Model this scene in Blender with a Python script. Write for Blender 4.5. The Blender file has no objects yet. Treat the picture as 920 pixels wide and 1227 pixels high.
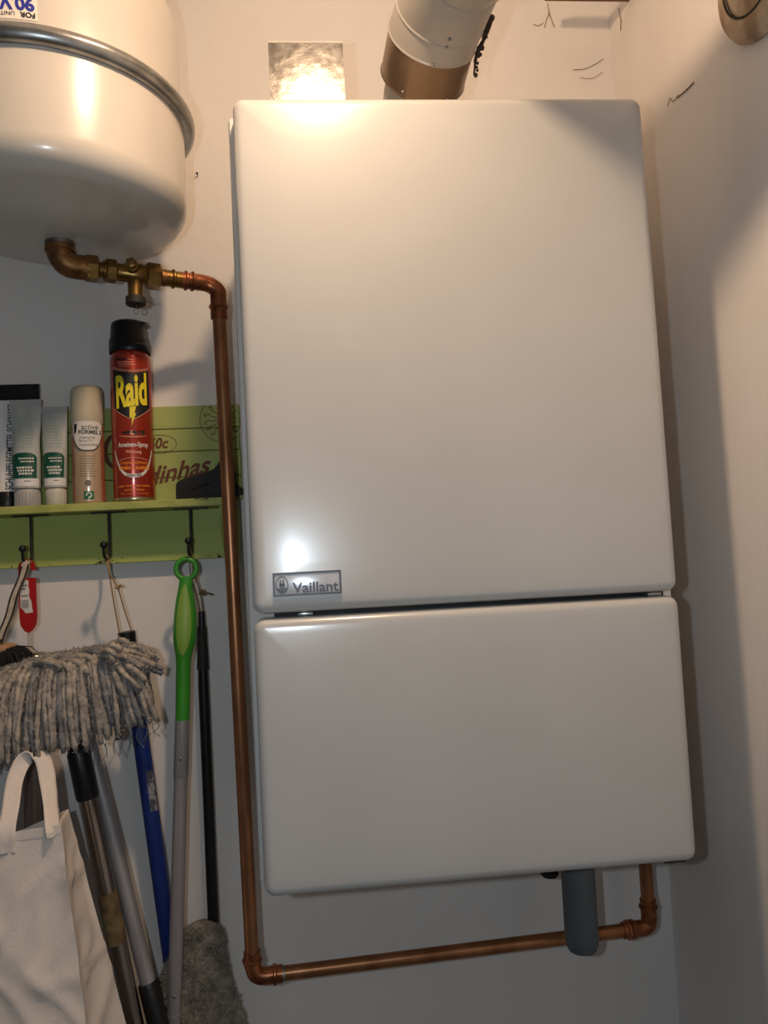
import bpy, bmesh, math, random
from mathutils import Vector, Matrix, noise

# ------------------------------------------------------------------ camera, world, lights, exposure
SC = bpy.context.scene
COL = SC.collection
random.seed(7)
PI = math.pi

cam_d = bpy.data.cameras.new('camera')
cam_d.sensor_fit = 'VERTICAL'
cam_d.sensor_height = 36.0
cam_d.lens = 924.0 / 1227.0 * 36.0
cam_d.clip_start = 0.02
cam = bpy.data.objects.new('camera', cam_d)
COL.objects.link(cam)
cam.matrix_world = Matrix(((0.995373, 0.046169, -0.084267, 0.0733),
                           (-0.081436, -0.060109, -0.994864, -1.1527),
                           (-0.050997, 0.997124, -0.056071, 1.4984),
                           (0, 0, 0, 1)))
SC.camera = cam

SC.view_settings.view_transform = 'Standard'
SC.view_settings.look = 'None'
SC.view_settings.gamma = 1.0
SC.view_settings.exposure = 0.0

# dim daylight of the room the closet opens to
W = bpy.data.worlds.new('room_light')
SC.world = W
W.use_nodes = True
bg = W.node_tree.nodes['Background']
bg.inputs[0].default_value = (0.80, 0.88, 1.0, 1)
bg.inputs[1].default_value = 0.05

def point_light(name, loc, power, color, radius):
    d = bpy.data.lights.new(name, 'POINT')
    d.energy = power
    d.color = color
    d.shadow_soft_size = radius
    o = bpy.data.objects.new(name, d)
    COL.objects.link(o)
    o.location = loc
    return o

# bare warm bulb hanging just above and in front of the boiler
point_light('closet_bulb', (0.10, -0.59, 2.225), 7.4, (1.0, 0.70, 0.45), 0.022)
# added spot at the bulb: lifts the lower walls, tilted away from the covers
dn = bpy.data.lights.new('closet_bulb_fill', 'SPOT')
dn.energy, dn.color, dn.shadow_soft_size = 12.5, (1.0, 0.72, 0.48), 0.030
dn.spot_size, dn.spot_blend = math.pi, 1.0
dno = bpy.data.objects.new('closet_bulb_fill', dn)
COL.objects.link(dno)
dno.location = (0.10, -0.59, 2.225)
dno.rotation_euler = Vector((-0.15, -0.32, -1.0)).to_track_quat('-Z', 'Y').to_euler()
# the torch of the phone that took the picture
point_light('phone_torch', (0.000, -1.150, 1.512), 6.2, (0.77, 0.90, 1.0), 0.009)

# ------------------------------------------------------------------ materials
def lin(c):
    r = []
    for v in c:
        v = v / 255.0
        r.append(v / 12.92 if v <= 0.04045 else ((v + 0.055) / 1.055) ** 2.4)
    return tuple(r)

def mat(name, rgb, rough=0.5, metal=0.0, rgb2=None, scale=20.0, bump=0.0, bscale=None, coat=0.0,
        stretch=None, trans=0.0, alpha=1.0, detail=4.0, contrast=(0.35, 0.65), coat_rough=0.08, spec=0.5, bdist=0.002):
    m = bpy.data.materials.new(name)
    m.use_nodes = True
    nt = m.node_tree
    b = nt.nodes['Principled BSDF']
    b.inputs['Base Color'].default_value = (*lin(rgb), 1)
    b.inputs['Roughness'].default_value = rough
    b.inputs['Metallic'].default_value = metal
    b.inputs['Specular IOR Level'].default_value = spec
    if coat:
        b.inputs['Coat Weight'].default_value = coat
        b.inputs['Coat Roughness'].default_value = coat_rough
    if trans:
        b.inputs['Transmission Weight'].default_value = trans
    if alpha < 1:
        b.inputs['Alpha'].default_value = alpha
    if rgb2 or bump:
        tc = nt.nodes.new('ShaderNodeTexCoord')
        mp = nt.nodes.new('ShaderNodeMapping')
        nt.links.new(tc.outputs['Object'], mp.inputs['Vector'])
        if stretch:
            mp.inputs['Scale'].default_value = stretch
    if rgb2:
        n = nt.nodes.new('ShaderNodeTexNoise')
        n.inputs['Scale'].default_value = scale
        n.inputs['Detail'].default_value = detail
        nt.links.new(mp.outputs[0], n.inputs['Vector'])
        mr = nt.nodes.new('ShaderNodeMapRange')
        mr.inputs['From Min'].default_value = contrast[0]
        mr.inputs['From Max'].default_value = contrast[1]
        nt.links.new(n.outputs['Fac'], mr.inputs['Value'])
        mx = nt.nodes.new('ShaderNodeMix')
        mx.data_type = 'RGBA'
        mx.inputs['A'].default_value = (*lin(rgb), 1)
        mx.inputs['B'].default_value = (*lin(rgb2), 1)
        nt.links.new(mr.outputs[0], mx.inputs['Factor'])
        nt.links.new(mx.outputs['Result'], b.inputs['Base Color'])
    if bump:
        n2 = nt.nodes.new('ShaderNodeTexNoise')
        n2.inputs['Scale'].default_value = bscale or scale
        n2.inputs['Detail'].default_value = 3.0
        nt.links.new(mp.outputs[0], n2.inputs['Vector'])
        bp = nt.nodes.new('ShaderNodeBump')
        bp.inputs['Strength'].default_value = bump
        bp.inputs['Distance'].default_value = bdist
        nt.links.new(n2.outputs['Fac'], bp.inputs['Height'])
        nt.links.new(bp.outputs[0], b.inputs['Normal'])
    return m

M = {}
M['wall'] = mat('wall_paint', (234, 229, 224), 0.9, rgb2=(228, 222, 216), scale=3, bump=0.25, bscale=60)
M['wall_r'] = mat('wall_paint_rolled', (236, 230, 225), 0.9, rgb2=(229, 223, 217), scale=3, bump=0.22, bscale=45, stretch=(1, 2.2, 0.7))
M['floor'] = mat('floor_tiles', (74, 66, 60), 0.6, rgb2=(60, 54, 49), scale=4)
M['enamel'] = mat('white_enamel', (192, 190, 187), 0.28, rgb2=(187, 185, 182), scale=5, bump=0.035, bscale=160, coat=0.55, coat_rough=0.17, bdist=0.001)
M['casing'] = mat('casing_enamel', (216, 211, 205), 0.38, rgb2=(210, 205, 199), scale=6)
M['gap_shade'] = mat('gap_shade', (26, 25, 24), 0.7, rgb2=(40, 38, 36), scale=40)
M['rubber'] = mat('black_rubber', (30, 28, 27), 0.65, rgb2=(40, 37, 34), scale=60)
M['black'] = mat('black_plastic', (20, 20, 21), 0.38, rgb2=(26, 26, 27), scale=50, spec=0.4)
M['black_matte'] = mat('black_matte', (24, 23, 23), 0.7, rgb2=(33, 31, 30), scale=40)
M['iron'] = mat('black_iron', (24, 23, 23), 0.5, metal=0.3, rgb2=(34, 31, 29), scale=90)
M['galv'] = mat('galvanised_sheet', (150, 146, 141), 0.21, metal=0.95, rgb2=(118, 113, 108), scale=90, bump=0.15, bscale=90, detail=2)
M['galv_fold_lit'] = mat('galvanised_fold_lit', (214, 206, 196), 0.4, metal=0.3, rgb2=(200, 192, 182), scale=60)  # paler copy of the sheet: the bright line on the fold is painted in
M['galv_edge'] = mat('galvanised_edge', (120, 112, 104), 0.5, metal=0.7, rgb2=(100, 92, 86), scale=60)
M['zinc'] = mat('zinc_band', (168, 168, 166), 0.30, metal=0.85, rgb2=(140, 140, 138), scale=40)
M['tank'] = mat('tank_enamel', (205, 198, 189), 0.28, rgb2=(199, 192, 182), scale=4, coat=0.4, coat_rough=0.12)
M['flue'] = mat('flue_enamel', (176, 169, 161), 0.35, rgb2=(167, 160, 151), scale=8)
M['flue_stub'] = mat('flue_stub_enamel', (208, 196, 182), 0.5, rgb2=(198, 184, 168), scale=8)
M['flue_brown'] = mat('flue_brown_metal', (142, 122, 100), 0.30, metal=0.6, rgb2=(126, 104, 82), scale=9, stretch=(1, 1, .3))
M['dust'] = mat('dusty_collar', (222, 198, 168), 0.95, rgb2=(164, 136, 106), scale=28, bump=0.6, bscale=70)
M['dark_dust'] = mat('dark_dust', (46, 38, 31), 0.95, rgb2=(70, 60, 50), scale=80, bump=0.6)
M['brass'] = mat('aged_brass', (158, 122, 66), 0.34, metal=0.85, rgb2=(112, 82, 44), scale=55, bump=0.15, bscale=90)
M['brass_raw'] = mat('brass_rough', (146, 104, 62), 0.45, metal=0.75, rgb2=(104, 70, 40), scale=70, bump=0.3, bscale=110)
M['copper'] = mat('copper_pipe', (186, 128, 88), 0.36, metal=0.7, rgb2=(150, 100, 66), scale=35, stretch=(1, 1, .5))
M['copper_fit'] = mat('copper_fitting', (182, 112, 74), 0.34, metal=0.75, rgb2=(130, 78, 50), scale=70, bump=0.2, bscale=120)
M['solder'] = mat('solder', (196, 190, 184), 0.3, metal=0.9, rgb2=(160, 154, 150), scale=90)
M['green_wood'] = mat('green_painted_wood', (172, 182, 104), 0.62, rgb2=(160, 170, 92), scale=9, stretch=(.35, 1, 2.5), bump=0.2, bscale=60)
M['green_edge'] = mat('green_painted_edge', (176, 182, 100), 0.6, rgb2=(150, 156, 78), scale=30)
M['green_low'] = mat('green_painted_low', (178, 188, 100), 0.6, rgb2=(166, 176, 90), scale=8, stretch=(.35, 1, 2.5))
M['brown_ink'] = mat('brown_print', (92, 48, 30), 0.7, rgb2=(112, 66, 40), scale=80)
M['stain'] = mat('dark_paint_chip', (84, 72, 36), 0.8, rgb2=(104, 92, 48), scale=120)
M['red_can'] = mat('red_can_paint', (176, 60, 38), 0.26, metal=0.35, rgb2=(164, 50, 32), scale=10, coat=0.5)
M['gold_rim'] = mat('gold_rim', (206, 190, 150), 0.3, metal=0.8, rgb2=(180, 164, 128), scale=60)
M['yellow'] = mat('yellow_print', (244, 224, 44), 0.5, rgb2=(238, 216, 40), scale=30)
M['orange'] = mat('orange_print', (236, 138, 40), 0.5, rgb2=(226, 126, 36), scale=30)
M['white_print'] = mat('white_print', (228, 222, 214), 0.5, rgb2=(220, 214, 206), scale=30)
M['pale_print'] = mat('pale_red_print', (224, 160, 134), 0.5, rgb2=(214, 150, 126), scale=30)
M['black_print'] = mat('black_print', (26, 24, 24), 0.5, rgb2=(34, 32, 30), scale=30)
M['grey_print'] = mat('grey_print', (110, 104, 98), 0.6, rgb2=(122, 116, 110), scale=30)
M['cream_can'] = mat('cream_can_paint', (206, 178, 146), 0.3, metal=0.25, rgb2=(198, 168, 136), scale=10, coat=0.3)
M['cream_cap'] = mat('cream_cap', (212, 196, 168), 0.45, rgb2=(206, 190, 160), scale=14)
M['rose_side'] = mat('rose_can_side', (176, 100, 80), 0.35, rgb2=(166, 90, 72), scale=14)
M['green_sq'] = mat('green_print', (28, 110, 52), 0.5, rgb2=(24, 100, 46), scale=30)
M['tube_clear'] = mat('translucent_tube', (186, 186, 180), 0.28, rgb2=(172, 174, 168), scale=18, coat=0.4)
M['tube_cap'] = mat('tube_cap', (206, 200, 184), 0.42, rgb2=(194, 188, 172), scale=30)
M['tube_cap_grey'] = mat('tube_cap_grey', (178, 174, 170), 0.42, rgb2=(166, 162, 158), scale=30)
M['tube_green'] = mat('dark_green_print', (16, 82, 64), 0.42, rgb2=(14, 74, 58), scale=30)
M['tube_tint'] = mat('pale_green_print', (146, 164, 152), 0.5, rgb2=(158, 174, 162), scale=160, contrast=(.42, .58))
M['tube_white'] = mat('white_tube', (230, 226, 222), 0.42, rgb2=(224, 220, 215), scale=14)
M['red_plastic'] = mat('red_plastic', (176, 26, 26), 0.35, rgb2=(160, 22, 22), scale=16)
M['paper'] = mat('paper_label', (222, 218, 212), 0.8, rgb2=(208, 204, 198), scale=40)
M['cord'] = mat('white_cord', (206, 202, 196), 0.8, rgb2=(180, 176, 170), scale=300)
M['twine'] = mat('jute_twine', (172, 140, 96), 0.9, rgb2=(140, 110, 72), scale=300)
M['twine_dark'] = mat('grey_twine', (128, 104, 78), 0.9, rgb2=(100, 82, 60), scale=300)
M['strap'] = mat('strap_webbing', (190, 176, 158), 0.8, rgb2=(164, 150, 134), scale=200)
M['wood'] = mat('raw_wood', (176, 138, 104), 0.6, rgb2=(156, 118, 86), scale=14, stretch=(1, 6, 6))
M['brown_board'] = mat('brown_board', (122, 88, 58), 0.7, rgb2=(98, 70, 46), scale=14, stretch=(1, 6, 6))
M['bristle'] = mat('black_bristle', (9, 8, 8), 0.85, rgb2=(14, 13, 12), scale=60)
M['blue'] = mat('blue_pole', (24, 48, 122), 0.42, rgb2=(20, 42, 108), scale=14)
M['silver_sticker'] = mat('silver_sticker', (150, 150, 156), 0.5, rgb2=(84, 84, 96), scale=140, contrast=(.45, .55))
M['green_plastic'] = mat('green_plastic', (64, 148, 46), 0.36, rgb2=(56, 138, 40), scale=14)
M['lime'] = mat('lime_plastic', (132, 166, 70), 0.45, rgb2=(124, 158, 62), scale=14)
M['alu'] = mat('aluminium', (176, 174, 177), 0.36, metal=0.5, rgb2=(160, 158, 161), scale=16, stretch=(3, 3, .2))
M['chrome'] = mat('chrome', (184, 172, 162), 0.20, metal=1.0, rgb2=(150, 138, 128), scale=14, stretch=(3, 3, .2))
M['tape'] = mat('worn_brown_tape', (120, 104, 68), 0.9, rgb2=(78, 60, 40), scale=45, bump=0.5, bscale=80)
M['brown_tube'] = mat('brown_grey_tube', (122, 104, 92), 0.45, metal=0.25, rgb2=(104, 88, 78), scale=10, stretch=(4, 4, .2))
M['yarn'] = mat('grey_mop_yarn', (178, 166, 152), 0.95, rgb2=(128, 122, 118), scale=90, bump=0.8, bscale=220)
M['yarn_d'] = mat('grey_blue_yarn', (138, 136, 136), 0.95, rgb2=(104, 104, 108), scale=90, bump=0.8, bscale=220)  # darker tone, mostly on inner layers: crevice shade put into the colour
M['fluff'] = mat('grey_fluff', (156, 146, 132), 1.0, rgb2=(116, 110, 100), scale=50, bump=0.9, bscale=160)
M['bag'] = mat('white_bag_cloth', (226, 214, 204), 0.85, rgb2=(218, 206, 196), scale=8, bump=0.2, bscale=300)
M['drain'] = mat('grey_drain_plastic', (94, 99, 103), 0.5, rgb2=(86, 91, 95), scale=12)
M['cobweb'] = mat('dusty_cobweb', (160, 130, 98), 1.0, rgb2=(120, 94, 68), scale=200)
M['sticker'] = mat('white_sticker', (236, 228, 216), 0.6, rgb2=(230, 222, 210), scale=20)
M['ink_blue'] = mat('blue_ink', (36, 44, 150), 0.6, rgb2=(44, 54, 164), scale=60)
M['badge'] = mat('badge_plate', (214, 217, 222), 0.24, metal=0.25, rgb2=(204, 207, 214), scale=60)
M['badge_dark'] = mat('badge_print', (62, 62, 68), 0.4, rgb2=(72, 72, 80), scale=60)

# ------------------------------------------------------------------ object helpers
def thing(name, label, cat, loc, group=None):
    o = bpy.data.objects.new(name, None)
    o.empty_display_size = 0.02
    COL.objects.link(o)
    o.location = loc
    o['label'] = label
    o['category'] = cat
    if group:
        o['group'] = group
    return o

def root_loc(o):
    while o.parent:
        o = o.parent
    return o.location.copy()

def tag(o, label=None, cat=None, group=None, kind=None):
    if label: o['label'] = label
    if cat: o['category'] = cat
    if group: o['group'] = group
    if kind: o['kind'] = kind
    return o

def obj(name, bm, m, parent=None, smooth=True, origin=None, label=None, kind=None, angle=40):
    """link a bmesh (in room metres) as ONE mesh object below its thing"""
    off = root_loc(parent) if parent else Vector(origin or (0, 0, 0))
    bmesh.ops.recalc_face_normals(bm, faces=bm.faces)
    bmesh.ops.translate(bm, verts=bm.verts, vec=-off)
    me = bpy.data.meshes.new(name)
    bm.to_mesh(me)
    bm.free()
    mats = m if isinstance(m, (list, tuple)) else [m]
    for x in mats:
        me.materials.append(x)
    if smooth:
        me.shade_smooth()
        me.set_sharp_from_angle(angle=math.radians(angle))
    o = bpy.data.objects.new(name, me)
    COL.objects.link(o)
    if parent:
        o.parent = parent
    else:
        o.location = off
    if label: o['label'] = label
    if kind: o['kind'] = kind
    return o

def BM():
    return bmesh.new()

def add_box(bm, lo, hi, bev=0.0, seg=2):
    r = bmesh.ops.create_cube(bm, size=1.0)
    vs = r['verts']
    for v in vs:
        v.co = Vector([lo[i] + (v.co[i] + 0.5) * (hi[i] - lo[i]) for i in range(3)])
    if bev:
        es = list({e for v in vs for e in v.link_edges})
        bmesh.ops.bevel(bm, geom=es, offset=bev, segments=seg, profile=0.5, affect='EDGES')
    return bm

def box(lo, hi, bev=0.0, seg=2):
    return add_box(BM(), lo, hi, bev, seg)

def frame_of(d):
    d = d.normalized()
    a = Vector((0, 0, 1)) if abs(d.z) < 0.9 else Vector((1, 0, 0))
    u = d.cross(a).normalized()
    return u, d.cross(u).normalized()

def add_tube(bm, pts, rad, seg=12, cap=True, flat=1.0, flat_dir=None):
    """sweep a circle along pts; rad is one radius or one per point"""
    pts = [Vector(p) for p in pts]
    n = len(pts)
    rr = rad if isinstance(rad, (list, tuple)) else [rad] * n
    rings = []
    pu = None
    for i, p in enumerate(pts):
        if i == 0: d = pts[1] - p
        elif i == n - 1: d = p - pts[i - 1]
        else: d = (pts[i + 1] - p).normalized() + (p - pts[i - 1]).normalized()
        if d.length < 1e-9: d = Vector((0, 0, 1))
        d.normalize()
        if pu is None:
            if flat_dir is not None:
                u = (Vector(flat_dir) - d * d.dot(Vector(flat_dir))).normalized()
            else:
                u, _ = frame_of(d)
        else:
            u = (pu - d * pu.dot(d))
            u = u.normalized() if u.length > 1e-6 else frame_of(d)[0]
        pu = u
        w = d.cross(u)
        rings.append([bm.verts.new(p + (u * math.cos(2 * PI * k / seg) + w * math.sin(2 * PI * k / seg) * flat) * rr[i]) for k in range(seg)])
    for a, b in zip(rings, rings[1:]):
        for k in range(seg):
            bm.faces.new((a[k], a[(k + 1) % seg], b[(k + 1) % seg], b[k]))
    if cap:
        bm.faces.new(rings[0][::-1])
        bm.faces.new(rings[-1])
    return bm

def tube(pts, rad, seg=12, **k):
    return add_tube(BM(), pts, rad, seg, **k)

def add_lathe(bm, prof, base, axis=(0, 0, 1), seg=48, close=True):
    """prof = [(radius, height along axis)...] from base"""
    ax = Vector(axis).normalized()
    u, w = frame_of(ax)
    base = Vector(base)
    rings = []
    for r, h in prof:
        if r < 1e-6:
            rings.append([bm.verts.new(base + ax * h)])
        else:
            rings.append([bm.verts.new(base + ax * h + (u * math.cos(2 * PI * k / seg) + w * math.sin(2 * PI * k / seg)) * r) for k in range(seg)])
    for a, b in zip(rings, rings[1:]):
        for k in range(seg):
            k2 = (k + 1) % seg
            if len(a) == 1 and len(b) == 1: continue
            if len(a) == 1: bm.faces.new((a[0], b[k2], b[k]))
            elif len(b) == 1: bm.faces.new((a[k], a[k2], b[0]))
            else: bm.faces.new((a[k], a[k2], b[k2], b[k]))
    if close:
        if len(rings[0]) > 1: bm.faces.new(rings[0][::-1])
        if len(rings[-1]) > 1: bm.faces.new(rings[-1])
    return bm

def lathe(prof, base, axis=(0, 0, 1), seg=48, close=True):
    return add_lathe(BM(), prof, base, axis, seg, close)

def add_prism(bm, poly, y0, y1):
    """poly in (x, z), extruded in depth between y0 and y1"""
    a = [bm.verts.new((x, y0, z)) for x, z in poly]
    b = [bm.verts.new((x, y1, z)) for x, z in poly]
    n = len(poly)
    bm.faces.new(a)
    bm.faces.new(b[::-1])
    for i in range(n):
        bm.faces.new((a[i], b[i], b[(i + 1) % n], a[(i + 1) % n]))
    return bm

def prism(poly, y0, y1, bev=0.0):
    bm = add_prism(BM(), poly, y0, y1)
    if bev:
        bmesh.ops.bevel(bm, geom=list(bm.edges), offset=bev, segments=2, profile=0.5, affect='EDGES')
    return bm

def add_ball(bm, c, r, seg=14, sc=(1, 1, 1)):
    res = bmesh.ops.create_uvsphere(bm, u_segments=seg, v_segments=max(6, seg // 2 + 1), radius=1)
    for v in res['verts']:
        v.co = Vector(c) + Vector((v.co.x * r * sc[0], v.co.y * r * sc[1], v.co.z * r * sc[2]))
    return bm

def ball(c, r, seg=14, sc=(1, 1, 1)):
    return add_ball(BM(), c, r, seg, sc)

def curve_pts(ctrl, n=8):
    """Catmull-Rom through ctrl points"""
    P = [Vector(p) for p in ctrl]
    P = [P[0] * 2 - P[1]] + P + [P[-1] * 2 - P[-2]]
    out = []
    for i in range(1, len(P) - 2):
        for k in range(n):
            t = k / n
            a, b, c, d = P[i - 1], P[i], P[i + 1], P[i + 2]
            out.append(0.5 * ((2 * b) + (c - a) * t + (2 * a - 5 * b + 4 * c - d) * t * t + (3 * b - a - 3 * c + d) * t ** 3))
    out.append(P[-2])
    return out

# flat printing: outlines in (u, v) metres, mapped onto a surface
def text_uv(s, size, shear=0.0, bold=0.0, align='CENTER', space=1.0, width=None):
    cu = bpy.data.curves.new('t', 'FONT')
    cu.body = s
    cu.size = size
    cu.shear = shear
    cu.offset = bold
    cu.align_x = align
    cu.align_y = 'CENTER'
    cu.space_character = space
    cu.resolution_u = 4
    o = bpy.data.objects.new('t', cu)
    COL.objects.link(o)
    dg = bpy.context.evaluated_depsgraph_get()
    e = o.evaluated_get(dg)
    me = e.to_mesh()
    vs = [(v.co.x, v.co.y) for v in me.vertices]
    fs = [tuple(p.vertices) for p in me.polygons]
    e.to_mesh_clear()
    bpy.data.objects.remove(o)
    bpy.data.curves.remove(cu)
    if vs:
        x0, x1 = min(v[0] for v in vs), max(v[0] for v in vs)
        y0, y1 = min(v[1] for v in vs), max(v[1] for v in vs)
        cy = (y0 + y1) / 2
        k = (width / (x1 - x0)) if width else 1.0
        cx = (x0 + x1) / 2 if align == 'CENTER' else 0
        vs = [((v[0] - cx) * k, v[1] - cy) for v in vs]
    return vs, fs

def poly_uv(pts):
    return list(pts), [tuple(range(len(pts)))]

def grid_uv(x0, x1, y0, y1, n=8, m=1):
    vs = [(x0 + (x1 - x0) * i / n, y0 + (y1 - y0) * j / m) for j in range(m + 1) for i in range(n + 1)]
    fs = [(j * (n + 1) + i, j * (n + 1) + i + 1, (j + 1) * (n + 1) + i + 1, (j + 1) * (n + 1) + i) for j in range(m) for i in range(n)]
    return vs, fs

def band_uv(pts, w):
    """a stroke of width w along pts"""
    vs, fs = [], []
    n = len(pts)
    for i, p in enumerate(pts):
        a = Vector(pts[max(0, i - 1)]); b = Vector(pts[min(n - 1, i + 1)])
        d = (b - a).normalized()
        ww = w[i] if isinstance(w, (list, tuple)) else w
        nn = Vector((-d.y, d.x)) * ww / 2
        vs += [(p[0] + nn.x, p[1] + nn.y), (p[0] - nn.x, p[1] - nn.y)]
    for i in range(n - 1):
        fs.append((2 * i, 2 * i + 1, 2 * i + 3, 2 * i + 2))
    return vs, fs

def columns_uv(top, bot, xs):
    """area between two functions of x, cut in columns so that it bends well"""
    vs, fs = [], []
    for x in xs:
        vs += [(x, bot(x)), (x, top(x))]
    for i in range(len(xs) - 1):
        fs.append((2 * i, 2 * i + 2, 2 * i + 3, 2 * i + 1))
    return vs, fs

def shift(uv, dx, dy, rot=0.0):
    c, s = math.cos(rot), math.sin(rot)
    return [(x * c - y * s + dx, x * s + y * c + dy) for x, y in uv[0]], uv[1]

def add_map(bm, uv, f):
    vs = [bm.verts.new(f(*p)) for p in uv[0]]
    for fc in uv[1]:
        try:
            bm.faces.new([vs[i] for i in fc])
        except ValueError:
            pass
    return bm

def mapped(uvs, f):
    bm = BM()
    for uv in uvs:
        add_map(bm, uv, f)
    return bm

def plane_y(x0, y, z0):
    return lambda u, v: Vector((x0 + u, y, z0 + v))

def on_can(cx, cy, z0, r, az=0.0):
    """u runs round the can to the right, v up; az turns the print towards +x"""
    return lambda u, v: Vector((cx + r * math.sin(u / r + az), cy - r * math.cos(u / r + az), z0 + v))

# ------------------------------------------------------------------ the setting
def structure(name, bm, m, label=None):
    o = obj(name, bm, m, smooth=False)
    o['kind'] = 'structure'
    return o
structure('wall_back', box((-1.0, 0, 0), (0.573, 0.10, 2.6)), M['wall'])
structure('wall_right', box((0.573, -1.9, 0), (0.673, 0.10, 2.6)), M['wall_r'])
structure('ceiling', box((-1.1, -1.9, 2.6), (0.673, 0.10, 2.7)), M['wall'])
structure('floor', box((-1.1, -1.9, -0.1), (0.673, 0.10, 0)), M['floor'])

# ------------------------------------------------------------------ wall boiler
boiler = thing('wall_boiler', 'large white enamelled wall boiler with two front covers and a small badge', 'boiler', (0.23, -0.16, 1.155))
obj('casing', box((-0.0078, -0.305, 1.157), (0.4678, -0.001, 1.998), 0.005), M['casing'], boiler)

def cover(name, x0, x1, z0, z1, tilt):
    """pressed steel cover: rounded corners, rolled edge, very slightly crowned face"""
    bm = BM()
    cx, cz = (x0 + x1) / 2, (z0 + z1) / 2
    hx, hz = (x1 - x0) / 2, (z1 - z0) / 2
    def ring(ins, y, rc):
        vs = []
        for sx, sz, a0 in ((1, 1, 0), (-1, 1, 90), (-1, -1, 180), (1, -1, 270)):
            for k in range(7):
                a = math.radians(a0 + 15 * k)
                vs.append(bm.verts.new((cx + sx * (hx - ins - rc) + rc * math.cos(a), y, cz + sz * (hz - ins - rc) + rc * math.sin(a))))
        return vs
    R = 0.010
    rings = [ring(0.0, -0.3052, 0.011)]
    for k in range(0, 7):
        a = math.radians(15 * k)
        rings.append(ring(R * (1 - math.cos(a)), -0.3295 - R * math.sin(a), max(0.003, 0.012 - R * (1 - math.cos(a)))))
    rings.append(ring(0.016, -0.3399, 0.003))
    rings.append(ring(0.05, -0.3402, 0.003))
    for a, b in zip(rings, rings[1:]):
        n = len(a)
        for i in range(n):
            bm.faces.new((a[i], a[(i + 1) % n], b[(i + 1) % n], b[i]))
    bm.faces.new(rings[-1])
    bm.faces.new(rings[0][::-1])
    for v in bm.verts:                                  # the covers lean back a touch
        v.co.y += tilt * (v.co.z - z0) / (z1 - z0)
    return obj(name, bm, M['enamel'], boiler, angle=50)
upper = cover('upper_cover', 0.0, 0.460, 1.4436, 2.0030, 0.004)
lower = cover('lower_cover', 0.0, 0.460, 1.1550, 1.4386, 0.0)
gap = obj('gap_shade_strip', box((0.0205, -0.309, 1.428), (0.455, -0.3040, 1.455)), M['gap_shade'], boiler, label='dark strip standing for the shade in the slot between the two covers')  # dark-coloured strip stands in for the shade inside the slot
for x in (0.0545, 0.436):
    obj('latch', box((x - 0.008, -0.330, 1.4392), (x + 0.008, -0.306, 1.4428), 0.0008), M['zinc'], boiler)
obj('gasket', prism([(0.4395, 1.999), (0.4585, 1.999), (0.4605, 1.997), (0.4625, 2.0010), (0.456, 2.0030)], -0.318, -0.300), M['rubber'], boiler, label='black seal poking out at the top right corner')
obj('gasket', box((0.428, -0.326, 1.1505), (0.452, -0.305, 1.1552), 0.001), M['rubber'], boiler, label='dark seal under the bottom right corner')
# badge
BX0, BX1, BZ0, BZ1 = 0.0225, 0.0935, 1.4612, 1.4858
badge = obj('badge', box((BX0, -0.3422, BZ0), (BX1, -0.3400, BZ1), 0.0007), M['badge'], upper)
bcx, bcz = (BX0 + BX1) / 2, (BZ0 + BZ1) / 2
bm = BM()
t = 0.0020
for lo, hi in (((BX0, BZ0), (BX1, BZ0 + t)), ((BX0, BZ1 - t), (BX1, BZ1)), ((BX0, BZ0 + t), (BX0 + t, BZ1 - t)), ((BX1 - t, BZ0 + t), (BX1, BZ1 - t))):
    add_box(bm, (lo[0], -0.3428, lo[1]), (hi[0], -0.3415, hi[1]))
fr = obj('badge_border', bm, M['badge_dark'], None, smooth=False, origin=root_loc(boiler))
fr.parent = badge; fr.location = (0, 0, 0)
def sub(name, bm, m, part, **k):
    o = obj(name, bm, m, None, origin=root_loc(part), **k)
    o.parent = part
    o.location = (0, 0, 0)
    return o
f = plane_y(bcx, -0.34245, bcz)
sub('badge_lettering', mapped([shift(text_uv('Vaillant', 0.0150, bold=0.0003, width=0.048), 0.0085, -0.0042)], f), M['badge_dark'], badge, smooth=False)
def arc_uv(cx, cy, rx, ry, a0, a1, n=20):
    return [(cx + rx * math.cos(math.radians(a0 + (a1 - a0) * i / n)), cy + ry * math.sin(math.radians(a0 + (a1 - a0) * i / n))) for i in range(n + 1)]
em = [band_uv(arc_uv(-0.0262, -0.0005, 0.0062, 0.0086, 0, 360, 28), 0.0009),
      poly_uv(arc_uv(-0.0262, -0.0008, 0.0057, 0.0080, 200, 340, 14)),
      poly_uv([(-0.0289, -0.002), (-0.0283, 0.0052), (-0.0272, 0.0052), (-0.0268, 0.0005)]),
      poly_uv([(-0.0256, 0.0005), (-0.0252, 0.0052), (-0.0241, 0.0052), (-0.0235, -0.002)]),
      poly_uv(arc_uv(-0.0262, -0.0012, 0.0028, 0.0022, 0, 330, 11))]
sub('badge_emblem', mapped(em, f), M['badge_dark'], badge, smooth=False)

# galvanised sheet box on the boiler
db = thing('metal_box', 'galvanised sheet metal box on top of the white boiler, left of the flue', 'metal box', (0.084, -0.225, 1.998))
obj('front_sheet', box((0.0385, -0.2500, 1.998), (0.1285, -0.2488, 2.1225)), M['galv'], db, smooth=False)
obj('body', box((0.0392, -0.2487, 1.998), (0.1278, -0.200, 2.1215), 0.001), M['galv_edge'], db)
obj('top_fold', tube([(0.0388, -0.2500, 2.1228), (0.1282, -0.2500, 2.1228)], 0.0013, 8), M['galv_fold_lit'], db)

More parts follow.
